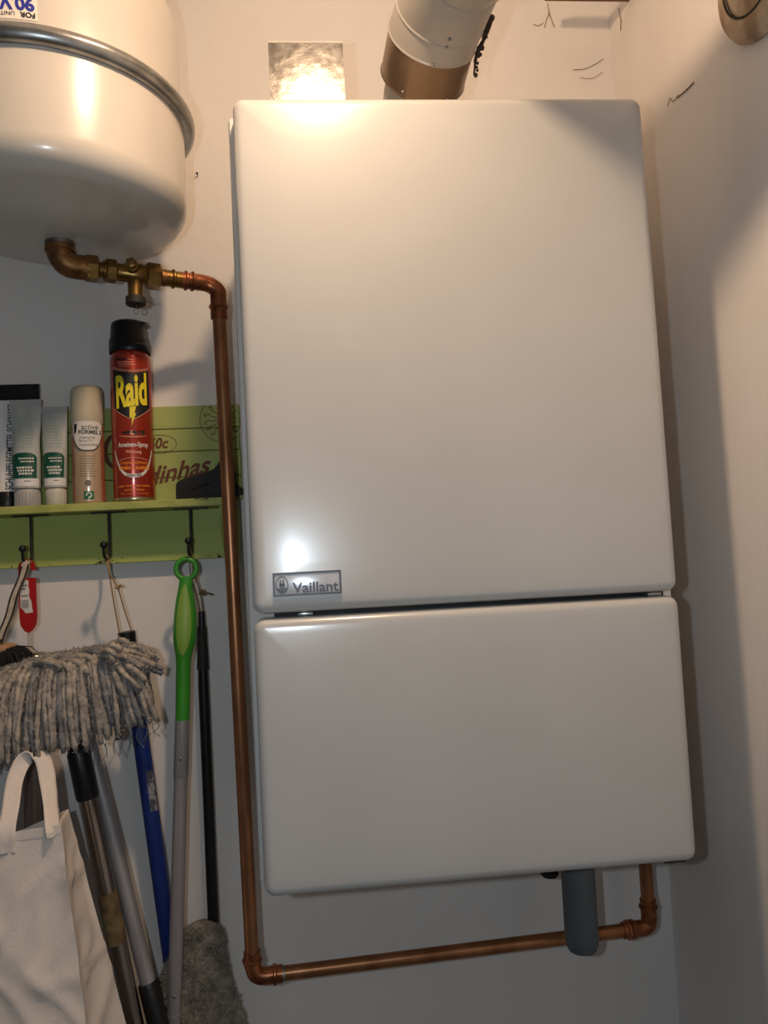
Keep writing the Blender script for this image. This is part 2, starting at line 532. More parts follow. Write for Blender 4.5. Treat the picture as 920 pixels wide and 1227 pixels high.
# ------------------------------------------------------------------ flue
flue = thing('flue_pipe', 'white and brown flue pipe rising from the boiler top and bending forward and right', 'flue pipe', (0.226, -0.20, 1.998))
obj('stub', add_ball(lathe([(0.0455, 0), (0.0455, 0.095)], (0.2272, -0.190, 1.998), seg=40), (0.2276, -0.1900, 2.0930), 0.0456, 28), M['flue_stub'], flue)
ctrl = [(0.2295, -0.2190, 2.0985), (0.2355, -0.2650, 2.1180), (0.2425, -0.2940, 2.1290), (0.2540, -0.3600, 2.1380), (0.2940, -0.4500, 2.1160), (0.3700, -0.5350, 2.1080), (0.5720, -0.7000, 2.1300)]
names = [('brown_gore', 'flue_brown'), ('white_gore', 'flue'), ('white_gore', 'flue'), ('white_gore', 'flue'), ('white_gore', 'flue'), ('straight_pipe', 'flue')]
P = [Vector(p) for p in ctrl]
nrm = []
for i in range(len(P)):
    if i == 0: d = P[1] - P[0]
    elif i == len(P) - 1: d = P[i] - P[i - 1]
    else: d = (P[i + 1] - P[i]).normalized() + (P[i] - P[i - 1]).normalized()
    nrm.append(d.normalized())
def gore_ring(bm, i, r, shift_=0.0):
    d = nrm[i]
    u, w = frame_of(d)
    return [bm.verts.new(P[i] + d * shift_ + (u * math.cos(2 * PI * k / 48) + w * math.sin(2 * PI * k / 48)) * r) for k in range(48)]
RF = 0.0535
gores = []
for i, (nm, mm) in enumerate(names):
    bm = BM()
    r0, r1 = RF + 0.0004 * i, RF + 0.0004 * i
    a = gore_ring(bm, i, r0); 
    a2 = gore_ring(bm, i, r0 + 0.0011, 0.0015); a3 = gore_ring(bm, i, r0, 0.0035)
    b = gore_ring(bm, i + 1, r1, 0.001)
    for p, q in ((a, a2), (a2, a3), (a3, b)):
        for k in range(48):
            bm.faces.new((p[k], p[(k + 1) % 48], q[(k + 1) % 48], q[k]))
    gores.append(obj(nm, bm, M[mm], flue, angle=25))
def on_gore(i, ang, lift=0.0, t=0.0):
    c = P[i].lerp(P[i + 1], t)
    d = (P[i + 1] - P[i]).normalized()
    rt = Vector((1, 0, 0)); rt = (rt - d * rt.dot(d)).normalized()
    dn = d.cross(rt)
    if dn.z > 0: dn = -dn
    return c + (rt * math.sin(ang) + dn * math.cos(ang)) * (RF + lift)
for i, ang, t_ in ((0, -0.62, 0.16), (0, 0.45, 0.16), (1, -0.1, 0.12), (1, 0.05, 0.88), (2, 0.0, 0.3)):
    sub('rivet', ball(on_gore(i, ang, 0.0008, t_), 0.0021, 10), M['zinc'], gores[i])
# crumbling sealing strip down the right side
sp = [on_gore(2, 1.25, 0.003, 0.35), on_gore(1, 1.3, 0.005, 0.55), on_gore(0, 1.35, 0.004, 0.9), on_gore(0, 1.3, 0.004, 0.55) + Vector((0.002, 0, -0.006))]
cp = curve_pts(sp, 10)
bm = tube(cp, [0.0042 * (0.6 + 0.8 * abs(noise.noise(p * 160))) * (1 - 0.55 * i / len(cp)) for i, p in enumerate(cp)], 8)
for p in cp[::2]:
    add_ball(bm, p + Vector((random.uniform(-.002, .005), 0, random.uniform(-.004, .002))), random.uniform(0.0015, 0.003), 6)
obj('sealing_strip', bm, M['dark_dust'], flue, label='dark crumbling strip along the right of the flue')

collar = thing('wall_collar', 'dusty beige round capped collar on the right wall near the ceiling', 'pipe collar', (0.572, -0.408, 2.115))
obj('flange', lathe([(0.0590, 0.001), (0.084, 0.001), (0.0845, 0.004), (0.080, 0.011), (0.070, 0.016), (0.0605, 0.0165), (0.0590, 0.014)], (0.573, -0.408, 2.115), axis=(-1, 0, 0), seg=56, close=False), M['dust'], collar)
obj('cap_plate', lathe([(0.0592, 0.004), (0.0585, 0.013), (0.050, 0.0165), (0.0, 0.0185)], (0.573, -0.408, 2.115), axis=(-1, 0, 0), seg=48, close=False), M['dust'], collar)
obj('seal_ring', lathe([(0.0590, 0.012), (0.0602, 0.0175), (0.0575, 0.0165)], (0.573, -0.408, 2.115), axis=(-1, 0, 0), seg=56, close=False), M['dark_dust'], collar)

# ------------------------------------------------------------------ expansion tank
TC = (-0.235, -0.195)
tank = thing('expansion_tank', 'white drum-shaped expansion tank with a grey clamp band, upper left', 'tank', (TC[0], TC[1], 1.905))
def dome(r, zc, z1, rc, sgn, crown=0.006):
    """profile from the rim zc to the end z1 with corner radius rc"""
    pr = [(r, zc)]
    for k in range(0, 10):
        a = math.radians(10 * k)
        pr.append((r - rc + rc * math.cos(a), z1 - sgn * crown - sgn * rc + sgn * rc * math.sin(a)))
    for q in (0.7, 0.4, 0.0):
        rr = (r - rc) * q
        pr.append((rr, z1 - sgn * crown * (q ** 2)))
    return pr
lower_shell = obj('lower_shell', lathe(dome(0.160, 2.056, 1.9035, 0.034, -1, 0.020), (TC[0], TC[1], 0), seg=96, close=False), M['tank'], tank, angle=80)
upper_shell = obj('upper_shell', lathe(dome(0.157, 2.056, 2.236, 0.060, 1), (TC[0], TC[1], 0), seg=96, close=False), M['tank'], tank, angle=80)
obj('clamp_band', lathe([(0.159, 2.048), (0.166, 2.0475), (0.170, 2.050), (0.1735, 2.056), (0.1735, 2.060), (0.169, 2.066), (0.163, 2.068), (0.157, 2.0675)], (TC[0], TC[1], 0), seg=96, close=False), M['zinc'], tank, angle=60)
obj('nipple', lathe([(0.0172, 0.002), (0.0176, 0.004), (0.0185, 0.009)], (-0.230, -0.190, 1.8985), seg=32), M['galv_edge'], tank)
r = 0.1572
AZ = 0.12                                               # the sticker sits a little right of the front
fs = on_can(TC[0], TC[1], 2.0765, r, 0)
stk = obj('sticker', mapped([grid_uv(-0.085, 0.0385, 0.0, 0.05, 16, 2)], on_can(TC[0], TC[1], 2.0765, r + 0.0003)), M['sticker'], tank)
fs = on_can(TC[0], TC[1], 2.0765, r + 0.0007)
sub('sticker_print', mapped([shift(text_uv('FOR', 0.0078, bold=0.0003), 0.0290, 0.0052, PI), shift(text_uv('UNIT', 0.0062), 0.0095, 0.0058, PI),
     shift(text_uv('EXPANSION VESSEL', 0.0034), -0.020, 0.0050, PI), shift(text_uv('MAX. 3 BAR', 0.0034), -0.024, 0.0115, PI),
     shift(text_uv('CHECK PRESSURE YEARLY', 0.0030), -0.030, 0.0180, PI)], fs), M['black_print'], stk, smooth=False)
sub('sticker_handwriting', mapped([shift(text_uv('90.V', 0.0185, shear=-0.1, bold=0.0007), 0.0190, 0.0168, PI)], on_can(TC[0], TC[1], 2.0765, r + 0.0008)), M['ink_blue'], stk, smooth=False)

# ------------------------------------------------------------------ brass valve
VA = Vector((-0.230, -0.190, 1.877))
VU = Vector((0.91913, 0.39391, -0.00547)).normalized()
def vs_(s, dz=0.0):
    return VA + VU * s + Vector((0, 0, dz))
valve = thing('brass_valve', 'aged brass shut-off valve and fittings between tank and copper pipe', 'valve', (-0.15, -0.16, 1.83))
ep = [Vector((-0.230, -0.190, 1.902)), Vector((-0.230, -0.190, 1.893))]
for k in range(1, 7):
    a = math.radians(15 * k)
    ep.append(Vector((-0.230, -0.190, 1.893)) + VU * (0.016 * (1 - math.cos(a))) + Vector((0, 0, -0.016 * math.sin(a))))
ep.append(vs_(0.034))
obj('elbow', tube(ep, [0.0165, 0.0165, 0.0160, 0.0158, 0.0158, 0.0158, 0.0155, 0.0152, 0.0150], 24), M['brass_raw'], valve)
obj('elbow_rim', tube([(-0.230, -0.190, 1.8985), (-0.230, -0.190, 1.893)], [0.0182, 0.0182], 24), M['brass_raw'], valve)
def hexnut(name, s0, s1, r):
    c = 0.0018
    bm = tube([vs_(s0), vs_(s0 + c), vs_(s1 - c), vs_(s1)], [r * 0.88, r, r, r * 0.88], 6)
    return obj(name, bm, M['brass'], valve, smooth=False)
def coll(name, s0, s1, r, m='brass', seg=24):
    return obj(name, tube([vs_(s0), vs_(s1)], r, seg), M[m], valve)
hexnut('union_nut', 0.028, 0.044, 0.0168)
coll('collar', 0.0435, 0.050, 0.0098)
coll('collar', 0.0500, 0.052, 0.0128)
hexnut('union_nut', 0.052, 0.066, 0.0150)
obj('valve_body', tube([vs_(0.065), vs_(0.078), vs_(0.084), vs_(0.096), vs_(0.104)], [0.0108, 0.0112, 0.0138, 0.0138, 0.0120], 24), M['brass'], valve)
hexnut('union_nut', 0.102, 0.121, 0.0172)
coll('threaded_end', 0.1205, 0.128, 0.0112, 'brass_raw')
coll('collar', 0.1275, 0.137, 0.0106)
obj('bead', tube([vs_(0.135), vs_(0.1365), vs_(0.1385), vs_(0.140)], [0.0105, 0.0126, 0.0126, 0.0105], 24), M['brass'], valve)
coll('collar', 0.1395, 0.150, 0.0106, 'brass')
bs = vs_(0.0885)
drain = obj('drain_spout', lathe([(0.0098, 0.0), (0.0092, -0.012), (0.0092, -0.0265)], bs + Vector((0, 0, -0.004)), seg=24), M['brass'], valve)
obj('black_cap', lathe([(0.0120, 0.0), (0.0125, -0.001), (0.0125, -0.0095), (0.0112, -0.0105)], bs + Vector((0, 0, -0.0305)), seg=28), M['black_matte'], valve, label='black rubber cap under the spout')
obj('spindle', lathe([(0.0075, 0), (0.0075, 0.008), (0.0055, 0.0085), (0.0055, 0.014)], bs + Vector((0, -0.012, 0.003)), axis=(0.15, -1, 0.12), seg=20), M['brass'], valve)
bm = BM()
for k in range(6):
    a = k * PI / 3 + 0.3
    add_ball(bm, bs + Vector((0.0015 + 0.0048 * math.cos(a), -0.0265, 0.0045 + 0.0048 * math.sin(a))), 0.0026, 8)
add_lathe(bm, [(0.0055, 0), (0.0055, 0.004), (0.003, 0.005)], bs + Vector((0.0015, -0.0245, 0.0045)), axis=(0, -1, 0), seg=18)
obj('spindle_knob', bm, M['brass'], valve)
cb = bs + Vector((0, 0, -0.041))
bm = BM()
add_tube(bm, [cb + Vector((0.001, 0, 0)), cb + Vector((0.001, 0, -0.004))], 0.0007, 6)
ring = [cb + Vector((0.001 + 0.0034 * math.sin(a), 0, -0.0075 - 0.0034 * math.cos(a) + 0.0002)) for a in [2 * PI * k / 20 for k in range(21)]]
add_tube(bm, ring, 0.0009, 6)
obj('cap_ring', bm, M['zinc'], valve)
obj('cap_wire', tube(curve_pts([cb + Vector((0.009, -0.004, 0.004)), cb + Vector((0.016, -0.006, 0.0025)), cb + Vector((0.027, -0.006, -0.002))], 6), 0.0005, 5), M['black_matte'], valve)

# ------------------------------------------------------------------ copper pipe run
cop = thing('copper_pipe', 'long copper pipe running down beside the boiler and along under it', 'pipe', (-0.0484, -0.115, 0.96))
T0, T1 = Vector((-0.0484, -0.1150, 1.8440)), Vector((-0.0385, -0.115, 0.985))
top = vs_(0.1495)
bend_c = Vector((-0.0484, -0.1150, 1.876))
bendp = curve_pts([vs_(0.1480), vs_(0.168), vs_(0.184, -0.0012), bend_c + Vector((-0.0008, 0, -0.0095)), T0 + Vector((0, 0, 0.012)), T0], 6)
obj('elbow', tube(bendp, 0.0108, 20), M['copper_fit'], cop)
for s in (0.154, 0.163):
    obj('bead', tube([vs_(s - .0022), vs_(s - .001), vs_(s + .001), vs_(s + .0022)], [0.0108, 0.0130, 0.0130, 0.0108], 20), M['copper_fit'], cop)
def vbead(p, d, m='copper_fit', r0=0.0108, r1=0.0130, h=0.0028):
    p, d = Vector(p), Vector(d).normalized()
    return obj('bead', tube([p - d * h, p - d * h * .45, p + d * h * .45, p + d * h], [r0, r1, r1, r0], 20), M[m], cop)
obj('socket', tube([T0 + Vector((0, 0, 0.004)), T0 + Vector((0, 0, -0.016))], 0.0112, 20), M['copper_fit'], cop)
vbead(T0, (0, 0, 1))
obj('pipe', tube([T0, T1], 0.0090, 24), M['copper'], cop)
# lower left elbow
L0 = Vector((-0.0385, -0.115, 0.992)); LZ = 0.9655
L1 = Vector((0.002, -0.1135, LZ))
R1 = Vector((0.470, -0.0860, 0.9655))
hd = (R1 - L1).normalized()
corner = Vector((-0.0383, -0.1153, LZ))
obj('socket', tube([L0 + Vector((0, 0, 0.006)), L0 + Vector((0, 0, -0.012))], 0.0110, 20), M['copper_fit'], cop)
vbead(L0 + Vector((0, 0, -0.005)), (0, 0, 1))
obj('elbow', tube(curve_pts([L0 + Vector((0, 0, -0.008)), corner + Vector((0.0006, 0, 0.014)), corner + hd * 0.004 + Vector((0, 0, 0.004)), corner + hd * 0.014, corner + hd * 0.030], 6), 0.0108, 20), M['copper_fit'], cop)
obj('socket', tube([corner + hd * 0.022, corner + hd * 0.0375], 0.0110, 20), M['copper_fit'], cop)
vbead(corner + hd * 0.028, hd)
obj('solder_joint', tube([corner + hd * 0.0372, corner + hd * 0.041], [0.0102, 0.0095], 20), M['solder'], cop)
obj('pipe', tube([corner + hd * 0.036, R1], 0.0090, 24), M['copper'], cop)
# lower right elbow and riser
rc = Vector((0.5035, -0.0840, 0.9655))
obj('socket', tube([R1 - hd * 0.006, R1 + hd * 0.014], 0.0110, 20), M['copper_fit'], cop)
vbead(R1 + hd * 0.001, hd); vbead(R1 + hd * 0.008, hd)
obj('elbow', tube(curve_pts([R1 + hd * 0.010, rc - hd * 0.013, rc - hd * 0.003 + Vector((0, 0, 0.003)), rc + Vector((0, 0, 0.013)), rc + Vector((0, 0, 0.026))], 6), 0.0108, 20), M['copper_fit'], cop)
obj('socket', tube([rc + Vector((0, 0, 0.022)), rc + Vector((0, 0, 0.038))], 0.0110, 20), M['copper_fit'], cop)
vbead(rc + Vector((0, 0, 0.028)), (0, 0, 1))
obj('pipe', tube([rc + Vector((0, 0, 0.034)), rc + Vector((-0.001, 0, 0.30))], 0.0090, 24), M['copper'], cop)
obj('elbow', tube(curve_pts([rc + Vector((-0.001, 0, 0.296)), rc + Vector((-0.001, 0.004, 0.312)), rc + Vector((-0.001, 0.018, 0.322)), (0.5025, -0.002, 1.288)], 6), 0.0105, 20), M['copper_fit'], cop)

dp = thing('drain_pipe', 'short blue-grey plastic pipe hanging below the boiler in front of copper', 'pipe', (0.386, -0.15, 0.975))
obj('pipe', lathe([(0.0215, 1.160), (0.0215, 0.9925), (0.0205, 0.985), (0.0178, 0.9790), (0.0155, 0.9785), (0.0150, 0.984), (0.0150, 1.0), (0.0, 1.0)], (0.386, -0.150, 0), seg=40, close=False), M['drain'], dp)
obj('pipe_socket', lathe([(0.0228, 1.158), (0.0228, 1.135), (0.0216, 1.133)], (0.386, -0.150, 0), seg=40, close=False), M['drain'], dp)
hs = thing('ribbed_stub', 'small dusty black ribbed hose stub under the boiler beside the grey pipe', 'hose', (0.352, -0.12, 1.062))
bm = BM()
for k in range(10):
    p0 = Vector((0.3585, -0.115, 1.157 - 0.0098 * k))
    add_lathe(bm, [(0.0095, 0.0), (0.0125, -0.003), (0.0125, -0.006), (0.0095, -0.0098)], p0, seg=18, close=False)
add_lathe(bm, [(0.0095, 0.0), (0.0, -0.001)], (0.3585, -0.115, 1.059), seg=18, close=False)
obj('hose', bm, M['rubber'], hs)

# ------------------------------------------------------------------ coat rack
rack = thing('coat_rack', 'green painted wooden coat rack shelf with brown lettering and three iron hooks', 'coat rack', (-0.33, -0.05, 1.506))
RX0, RX1 = -0.66, -0.0365
zs = [1.5908, 1.6262, 1.6640, 1.6972, 1.7312]
for z0, z1 in zip(zs, zs[1:]):
    obj('plank', box((RX0, -0.0200, z0 + 0.0005), (RX1 - random.uniform(0, .0012), -0.0015, z1 - 0.0006), 0.0008, 1), M['green_wood'], rack, smooth=False)
obj('lower_board', box((RX0, -0.0185, 1.5065), (-0.0440, -0.0015, 1.5791), 0.0008, 1), M['green_low'], rack, smooth=False)
obj('shelf_board', box((RX0, -0.0720, 1.5793), (-0.0569, -0.0015, 1.5903), 0.0009, 1), M['green_edge'], rack, smooth=False)
bp = []
for k in range(13):
    t_ = k / 12
    bp.append((-0.067 + 0.042 * (t_ ** 1.6), 1.5791 - 0.069 * t_ ** 0.75))
bm = BM()
poly = [(-0.0186, 1.5791)] + bp + [(-0.0186, 1.5095)]
a = [bm.verts.new((-0.0645, y, z)) for y, z in poly]
b = [bm.verts.new((-0.0570, y, z)) for y, z in poly]
bm.faces.new(a); bm.faces.new(b[::-1])
for i in range(len(poly)):
    j = (i + 1) % len(poly)
    bm.faces.new((a[i], b[i], b[j], a[j]))
obj('end_bracket', bm, M['green_edge'], rack, smooth=False)
for hx in (-0.3258, -0.2200, -0.1076):
    hk = obj('hook', tube([(hx, -0.045, 1.579), (hx, -0.045, 1.530)] + [Vector((hx + 0.0020 * k / 10, -0.064 + 0.019 * math.cos(a), 1.5240 - 0.0115 * math.sin(a))) for k, a in [(k, PI * k / 10) for k in range(0, 11)]] + [(hx + 0.0022, -0.0833, 1.529)], 0.0020, 10), M['iron'], rack)
    sub('hook_ball', ball((hx + 0.0024, -0.0836, 1.5318), 0.0050, 14), M['iron'], hk)
    bm = prism([(hx - 0.0225, 0), (hx - 0.014, 0.0007), (hx - 0.006, 0.0), (hx + 0.006, 0), (hx + 0.014, 0.0007), (hx + 0.0225, 0), (hx + 0.0225, 0.0022), (hx - 0.0225, 0.0022)], -0.051, -0.039)
    for v in bm.verts: v.co.z += 1.5770
    sub('hook_plate', bm, M['iron'], hk, smooth=False)
# printing on the planks
fp = plane_y(0, -0.02045, 0)
pr = [shift(text_uv('50c', 0.0215, shear=0.22, bold=0.0006, width=0.029), -0.1535, 1.6772)]
obj('price_print', mapped(pr + [band_uv(arc_uv(-0.1520, 1.6755, 0.0245, 0.0135, 0, 360, 40), 0.0007)], fp), M['brown_ink'], rack, smooth=False)
def tall(uv, k):
    return [(x, y * k) for x, y in uv[0]], uv[1]
def slant(uv, k=0.20):
    return [(x, y + k * x) for x, y in uv[0]], uv[1]
wd = slant(text_uv('Sardinhas', 0.036, shear=0.32, bold=0.0009, width=0.139), 0.18)
obj('word_print', mapped([shift(wd, -0.1490, 1.6320)], fp), M['brown_ink'], rack, smooth=False)
big = [band_uv(arc_uv(-0.2125, 1.6675, 0.016, 0.024, 60, 300, 24), [0.002 + 0.005 * math.sin(PI * i / 24) for i in range(25)])]
obj('letter_print', mapped(big, fp), M['brown_ink'], rack, smooth=False)
wc = (-0.0600, 1.7085)
def clip_u(p, q):                                     # keep strokes on the board
    return p[0] < RX1 - 0.002 and q[0] < RX1 - 0.002 and p[1] < 1.7300 and q[1] < 1.7300
wu = []
for rr, w_ in ((0.0330, 0.0010), (0.0065, 0.0035)):
    pts = arc_uv(wc[0], wc[1], rr, rr, 0, 360, 72)
    for p, q in zip(pts, pts[1:]):
        if clip_u(p, q): wu.append(band_uv([p, q], w_))
for k in range(14):
    a = 2 * PI * k / 14 + 0.1
    pts = [(wc[0] + rr * math.cos(a + 0.10 * math.sin(rr * 500 + k)), wc[1] + rr * math.sin(a + 0.10 * math.sin(rr * 500 + k))) for rr in (0.009, 0.014, 0.019, 0.024, 0.028)]
    for p, q in zip(pts, pts[1:]):
        if clip_u(p, q): wu.append(band_uv([p, q], 0.0010))
    e = pts[-1]
    for da in (-0.4, 0.4):
        q = (e[0] - 0.006 * math.cos(a + da), e[1] - 0.006 * math.sin(a + da))
        if clip_u(e, q): wu.append(band_uv([e, q], 0.0007))
obj('wheel_print', mapped(wu, fp), M['brown_ink'], rack, smooth=False)
st = []
for k in range(26):
    x = random.choice([random.uniform(-0.37, -0.06), random.uniform(-0.09, -0.07), random.uniform(-0.25, -0.20)])
    z = 1.5078 + abs(random.gauss(0, 0.0025))
    w_, h_ = random.uniform(.0008, .003), random.uniform(.0005, .0013)
    st.append(poly_uv([(x - w_, z - h_), (x + w_ * .5, z - h_ * 1.2), (x + w_, z + h_ * .3), (x, z + h_), (x - w_ * .7, z + h_ * .4)]))
obj('paint_chips', mapped(st, plane_y(0, -0.0188, 0)), M['stain'], rack, smooth=False, kind='stuff')
st = []
for k in range(9):
    x = random.uniform(-0.095, -0.066); z = 1.5880 + random.uniform(-.001, .0016)
    w_ = random.uniform(.001, .003)
    st.append(poly_uv([(x - w_, z - .0005), (x + w_, z - .0004), (x + w_ * .6, z + .0006), (x - w_ * .8, z + .0005)]))
obj('paint_chips', mapped(st, plane_y(0, -0.0723, 0)), M['stain'], rack, smooth=False, kind='stuff')

# ------------------------------------------------------------------ things on the shelf
SZ = 1.5905
K = 1.02                                                # the cans and tubes are a little larger than first measured
# tall red insect spray
CX, CY, CR = -0.1838, -0.0430, 0.0278
can = thing('insect_spray_can', 'tall red insect spray can with black cap and yellow lettering on the green shelf', 'spray can', (CX, CY, SZ))
can.scale = (K, K, K)
body = obj('body', lathe([(0.0, 0.0), (CR - .003, 0.0), (CR - .0008, 0.003), (CR, 0.006), (CR, 0.197), (CR - .001, 0.203), (CR - .0035, 0.2085), (CR - .004, 0.210), (0, 0.210)], (CX, CY, SZ), seg=56, close=False), M['red_can'], can)
obj('bottom_rim', lathe([(CR - .0028, 0.0002), (CR - .0002, 0.0012), (CR + .0004, 0.0030), (CR + .0001, 0.0055)], (CX, CY, SZ), seg=56, close=False), M['gold_rim'], can)
capz = SZ + 0.2075
bm = lathe([(CR - .0005, 0.0), (CR + .0002, 0.001), (CR + .0002, 0.0095), (CR - .001, 0.0112), (CR - .003, 0.0115)], (CX, CY, capz), seg=56, close=False)
add_lathe(bm, [(CR - .0012, 0.0100), (CR - .0014, 0.0170), (CR - .0034, 0.0230), (CR - .0042, 0.036), (CR - .0052, 0.0425), (CR - .0085, 0.0450), (0, 0.0458)], (CX - 0.0014, CY, capz), seg=56, close=False)
cap = obj('cap', bm, M['black'], can)
bm = prism([(CX + 0.012, capz + 0.0375), (CX + 0.0215, capz + 0.0385), (CX + 0.0252, capz + 0.0400), (CX + 0.0258, capz + 0.0418), (CX + 0.0225, capz + 0.0432), (CX + 0.012, capz + 0.0450)], CY - 0.010, CY + 0.010, 0.0008)
sub('nozzle_lip', bm, M['black'], cap)
CAZ = 0.10                                             # the print faces the lens
R1_ = CR + 0.0003
f1 = on_can(CX, CY, SZ, R1_, CAZ + 0.13)
xs = [-0.027 + 0.054 * i / 24 for i in range(25)]
def shield_bot(x): return 0.1115 + 0.0165 * (abs(x) / 0.027) ** 1.3
def shield_top(x): return 0.1755 + 0.006 * (abs(x) / 0.027) ** 2
lab = obj('shield_print', mapped([columns_uv(shield_top, shield_bot, xs)], f1), M['black_print'], can)
f2 = on_can(CX, CY, SZ, R1_ + 0.0003, CAZ + 0.13)
for nm_, uv_ in (('shield_edge', band_uv([(x, shield_bot(x) - 0.0004) for x in xs], 0.0009)), ('shield_line', band_uv([(x, shield_top(x) + 0.0016) for x in xs], 0.0011)), ('shield_line', band_uv([(x, shield_top(x) + 0.0036) for x in xs], 0.0006))):
    sub(nm_, mapped([uv_], f2), M['pale_print'], lab)
sub('shield_lettering', mapped([slant(shift(tall(text_uv('Raid', 0.047, bold=0.0016, width=0.0440), 1.28), 0.0, 0.1515), 0.13)], on_can(CX, CY, SZ, R1_ + 0.0006, CAZ + 0.13)), M['yellow'], lab, smooth=False)
sub('lightning_bolt', mapped([poly_uv([(-0.003, 0.128), (0.0055, 0.1295), (0.003, 0.1195), (0.0052, 0.1195), (-0.0015, 0.1015), (-0.0002, 0.1135), (-0.0035, 0.1135)])], on_can(CX, CY, SZ, R1_ + 0.0006, CAZ + 0.13)), M['yellow'], lab, smooth=False)
obj('top_print', mapped([shift(text_uv('Johnson', 0.0055, bold=.0002), -0.013, 0.1945)], f1), M['black_print'], can, smooth=False)
obj('top_print', mapped([grid_uv(-0.018, 0.004, 0.1895, 0.1905, 6), grid_uv(-0.016, 0.006, 0.1865, 0.1875, 6), grid_uv(-0.004, 0.006, 0.1935, 0.1943, 4), grid_uv(-0.016, -0.002, 0.1838, 0.1844, 6)], f1), M['pale_print'], can, smooth=False)
def bug(cx, cy, s):
    u = [poly_uv(arc_uv(cx, cy, 0.0055 * s, 0.0022 * s, 0, 345, 15)), poly_uv(arc_uv(cx - 0.0062 * s, cy + .0003, 0.0026 * s, 0.0019 * s, 0, 330, 11)), poly_uv(arc_uv(cx + 0.005 * s, cy + .0006, 0.003 * s, 0.002 * s, 0, 330, 11))]
    for k in (-1, 0, 1):
        u.append(band_uv([(cx + k * .003 * s, cy), (cx + k * .0055 * s, cy - .0042 * s)], 0.0008))
    return u
obj('bug_print', mapped(bug(-0.0085, 0.0935, 0.75) + bug(0.0085, 0.0935, 1.1), f1), M['black_print'], can, smooth=False)
obj('oval_print', mapped([band_uv([(x, 0.0875 + 0.0022 * (abs(x) / 0.02) ** 2) for x in [-.02 + .04 * i / 14 for i in range(15)]], [0.0002 + 0.0012 * math.sin(PI * i / 14) for i in range(15)]), poly_uv(arc_uv(-0.0005, 0.0930, 0.0035, 0.0032, 0, 345, 15))], on_can(CX, CY, SZ, R1_ - .0001, CAZ + 0.13)), M['pale_print'], can, smooth=False)
obj('name_print', mapped([shift(text_uv('Ameisen-Spray', 0.0088, bold=0.0002, width=0.043), 0, 0.0760)], f1), M['white_print'], can, smooth=False)
obj('name_print', mapped([shift(text_uv('Wirkung', 0.0058, bold=0.0002), 0, 0.0665)], f1), M['pale_print'], can, smooth=False)
us = [(-0.0285 + 0.057 * i / 28) for i in range(29)]
def ucurve(x): return 0.0345 + 0.036 * (abs(x) / 0.0285) ** 3.0
obj('swoosh_print', mapped([band_uv([(x, ucurve(x)) for x in us], [0.0018 + 0.0035 * (1 - abs(x) / 0.0285) for x in us])], f1), M['white_print'], can)
obj('swoosh_lettering', mapped([shift(text_uv('Sofort 500', 0.0044, bold=0.0001), 0, 0.0352), shift(text_uv('400 ml', 0.0040), 0, 0.0302)], f2), M['black_print'], can, smooth=False)
obj('oval_print', mapped([band_uv([(x, 0.0590 - 0.0035 * (abs(x) / 0.02) ** 2) for x in [-.02 + .04 * i / 14 for i in range(15)]], 0.0007)], f1), M['pale_print'], can)
obj('panel_lettering', mapped([shift(text_uv('Langzeitwirkung', 0.0058, bold=0.0001), 0, 0.0520), shift(text_uv('INNEN & AUSSEN', 0.0056, bold=0.0003), 0, 0.0450)], f1), M['orange'], can, smooth=False)
obj('foot_lettering', mapped([shift(text_uv('gegen kriechende Insekten', 0.0042, bold=0.0001), 0, 0.0205), shift(text_uv('und ihre Nester', 0.0042, bold=0.0001), 0, 0.0155), shift(text_uv('Wirkt sofort und dauerhaft', 0.0036), 0, 0.0105)], f1), M['orange'], can, smooth=False)

# cream spray can
DX, DY, DR = -0.2458, -0.0440, 0.0208
dc = thing('cream_spray_can', 'small cream spray can with rounded cap and oval label, left of the red can', 'spray can', (DX, DY, SZ))
dc.scale = (K, K, K)
obj('body', lathe([(0, 0), (DR - .002, 0), (DR - .0005, .002), (DR, .004), (DR, .108), (DR - .0012, .114), (0, .114)], (DX, DY, SZ), seg=48, close=False), M['cream_can'], dc)
obj('cap', lathe([(DR - .0002, .110), (DR + .0006, .111), (DR + .0006, .150), (DR, .1565), (DR - .002, .1610), (DR - .005, .1630), (0, .1638)], (DX, DY, SZ), seg=48, close=False), M['cream_cap'], dc)
DAZ = 0.26
fd = on_can(DX, DY, SZ, DR + .0003, DAZ)
obj('side_print', mapped([grid_uv(0.0185, 0.031, 0.004, 0.107, 6, 1), grid_uv(-0.031, -0.0205, 0.004, 0.107, 6, 1)], fd), M['rose_side'], dc)
xs = [-0.0215 + 0.043 * i / 20 for i in range(21)]
def otop(x): return 0.112 - 0.004 * (abs(x) / 0.0215) ** 6
def obot(x): return 0.0720 + 0.022 * (abs(x) / 0.0215) ** 3.2
ol = obj('oval_label', mapped([columns_uv(otop, obot, xs)], on_can(DX, DY, SZ, DR + .0012, DAZ)), M['white_print'], dc)
sub('label_edge', mapped([band_uv([(x, obot(x)) for x in xs], 0.0010)], on_can(DX, DY, SZ, DR + .0015, DAZ)), M['black_print'], ol)
fo = on_can(DX, DY, SZ, DR + .0016, DAZ)
sub('label_lettering', mapped([shift(text_uv('active', 0.0105, width=0.0225), 0.0035, 0.1040), shift(text_uv('FORMEL S', 0.0074, bold=0.0002, width=0.032), 0.0045, 0.0970), poly_uv([(-0.019, 0.108), (-0.0135, 0.1095), (-0.015, 0.098), (-0.0185, 0.094)])], fo), M['black_print'], ol, smooth=False)
sub('label_lettering', mapped([shift(text_uv('intensives', 0.0052), 0.0, 0.0898), shift(text_uv('Spray für', 0.0052), -0.002, 0.0850), shift(text_uv('Langzeitpflege', 0.0048), 0.002, 0.0795)], fo), M['grey_print'], ol, smooth=False)
ln = []
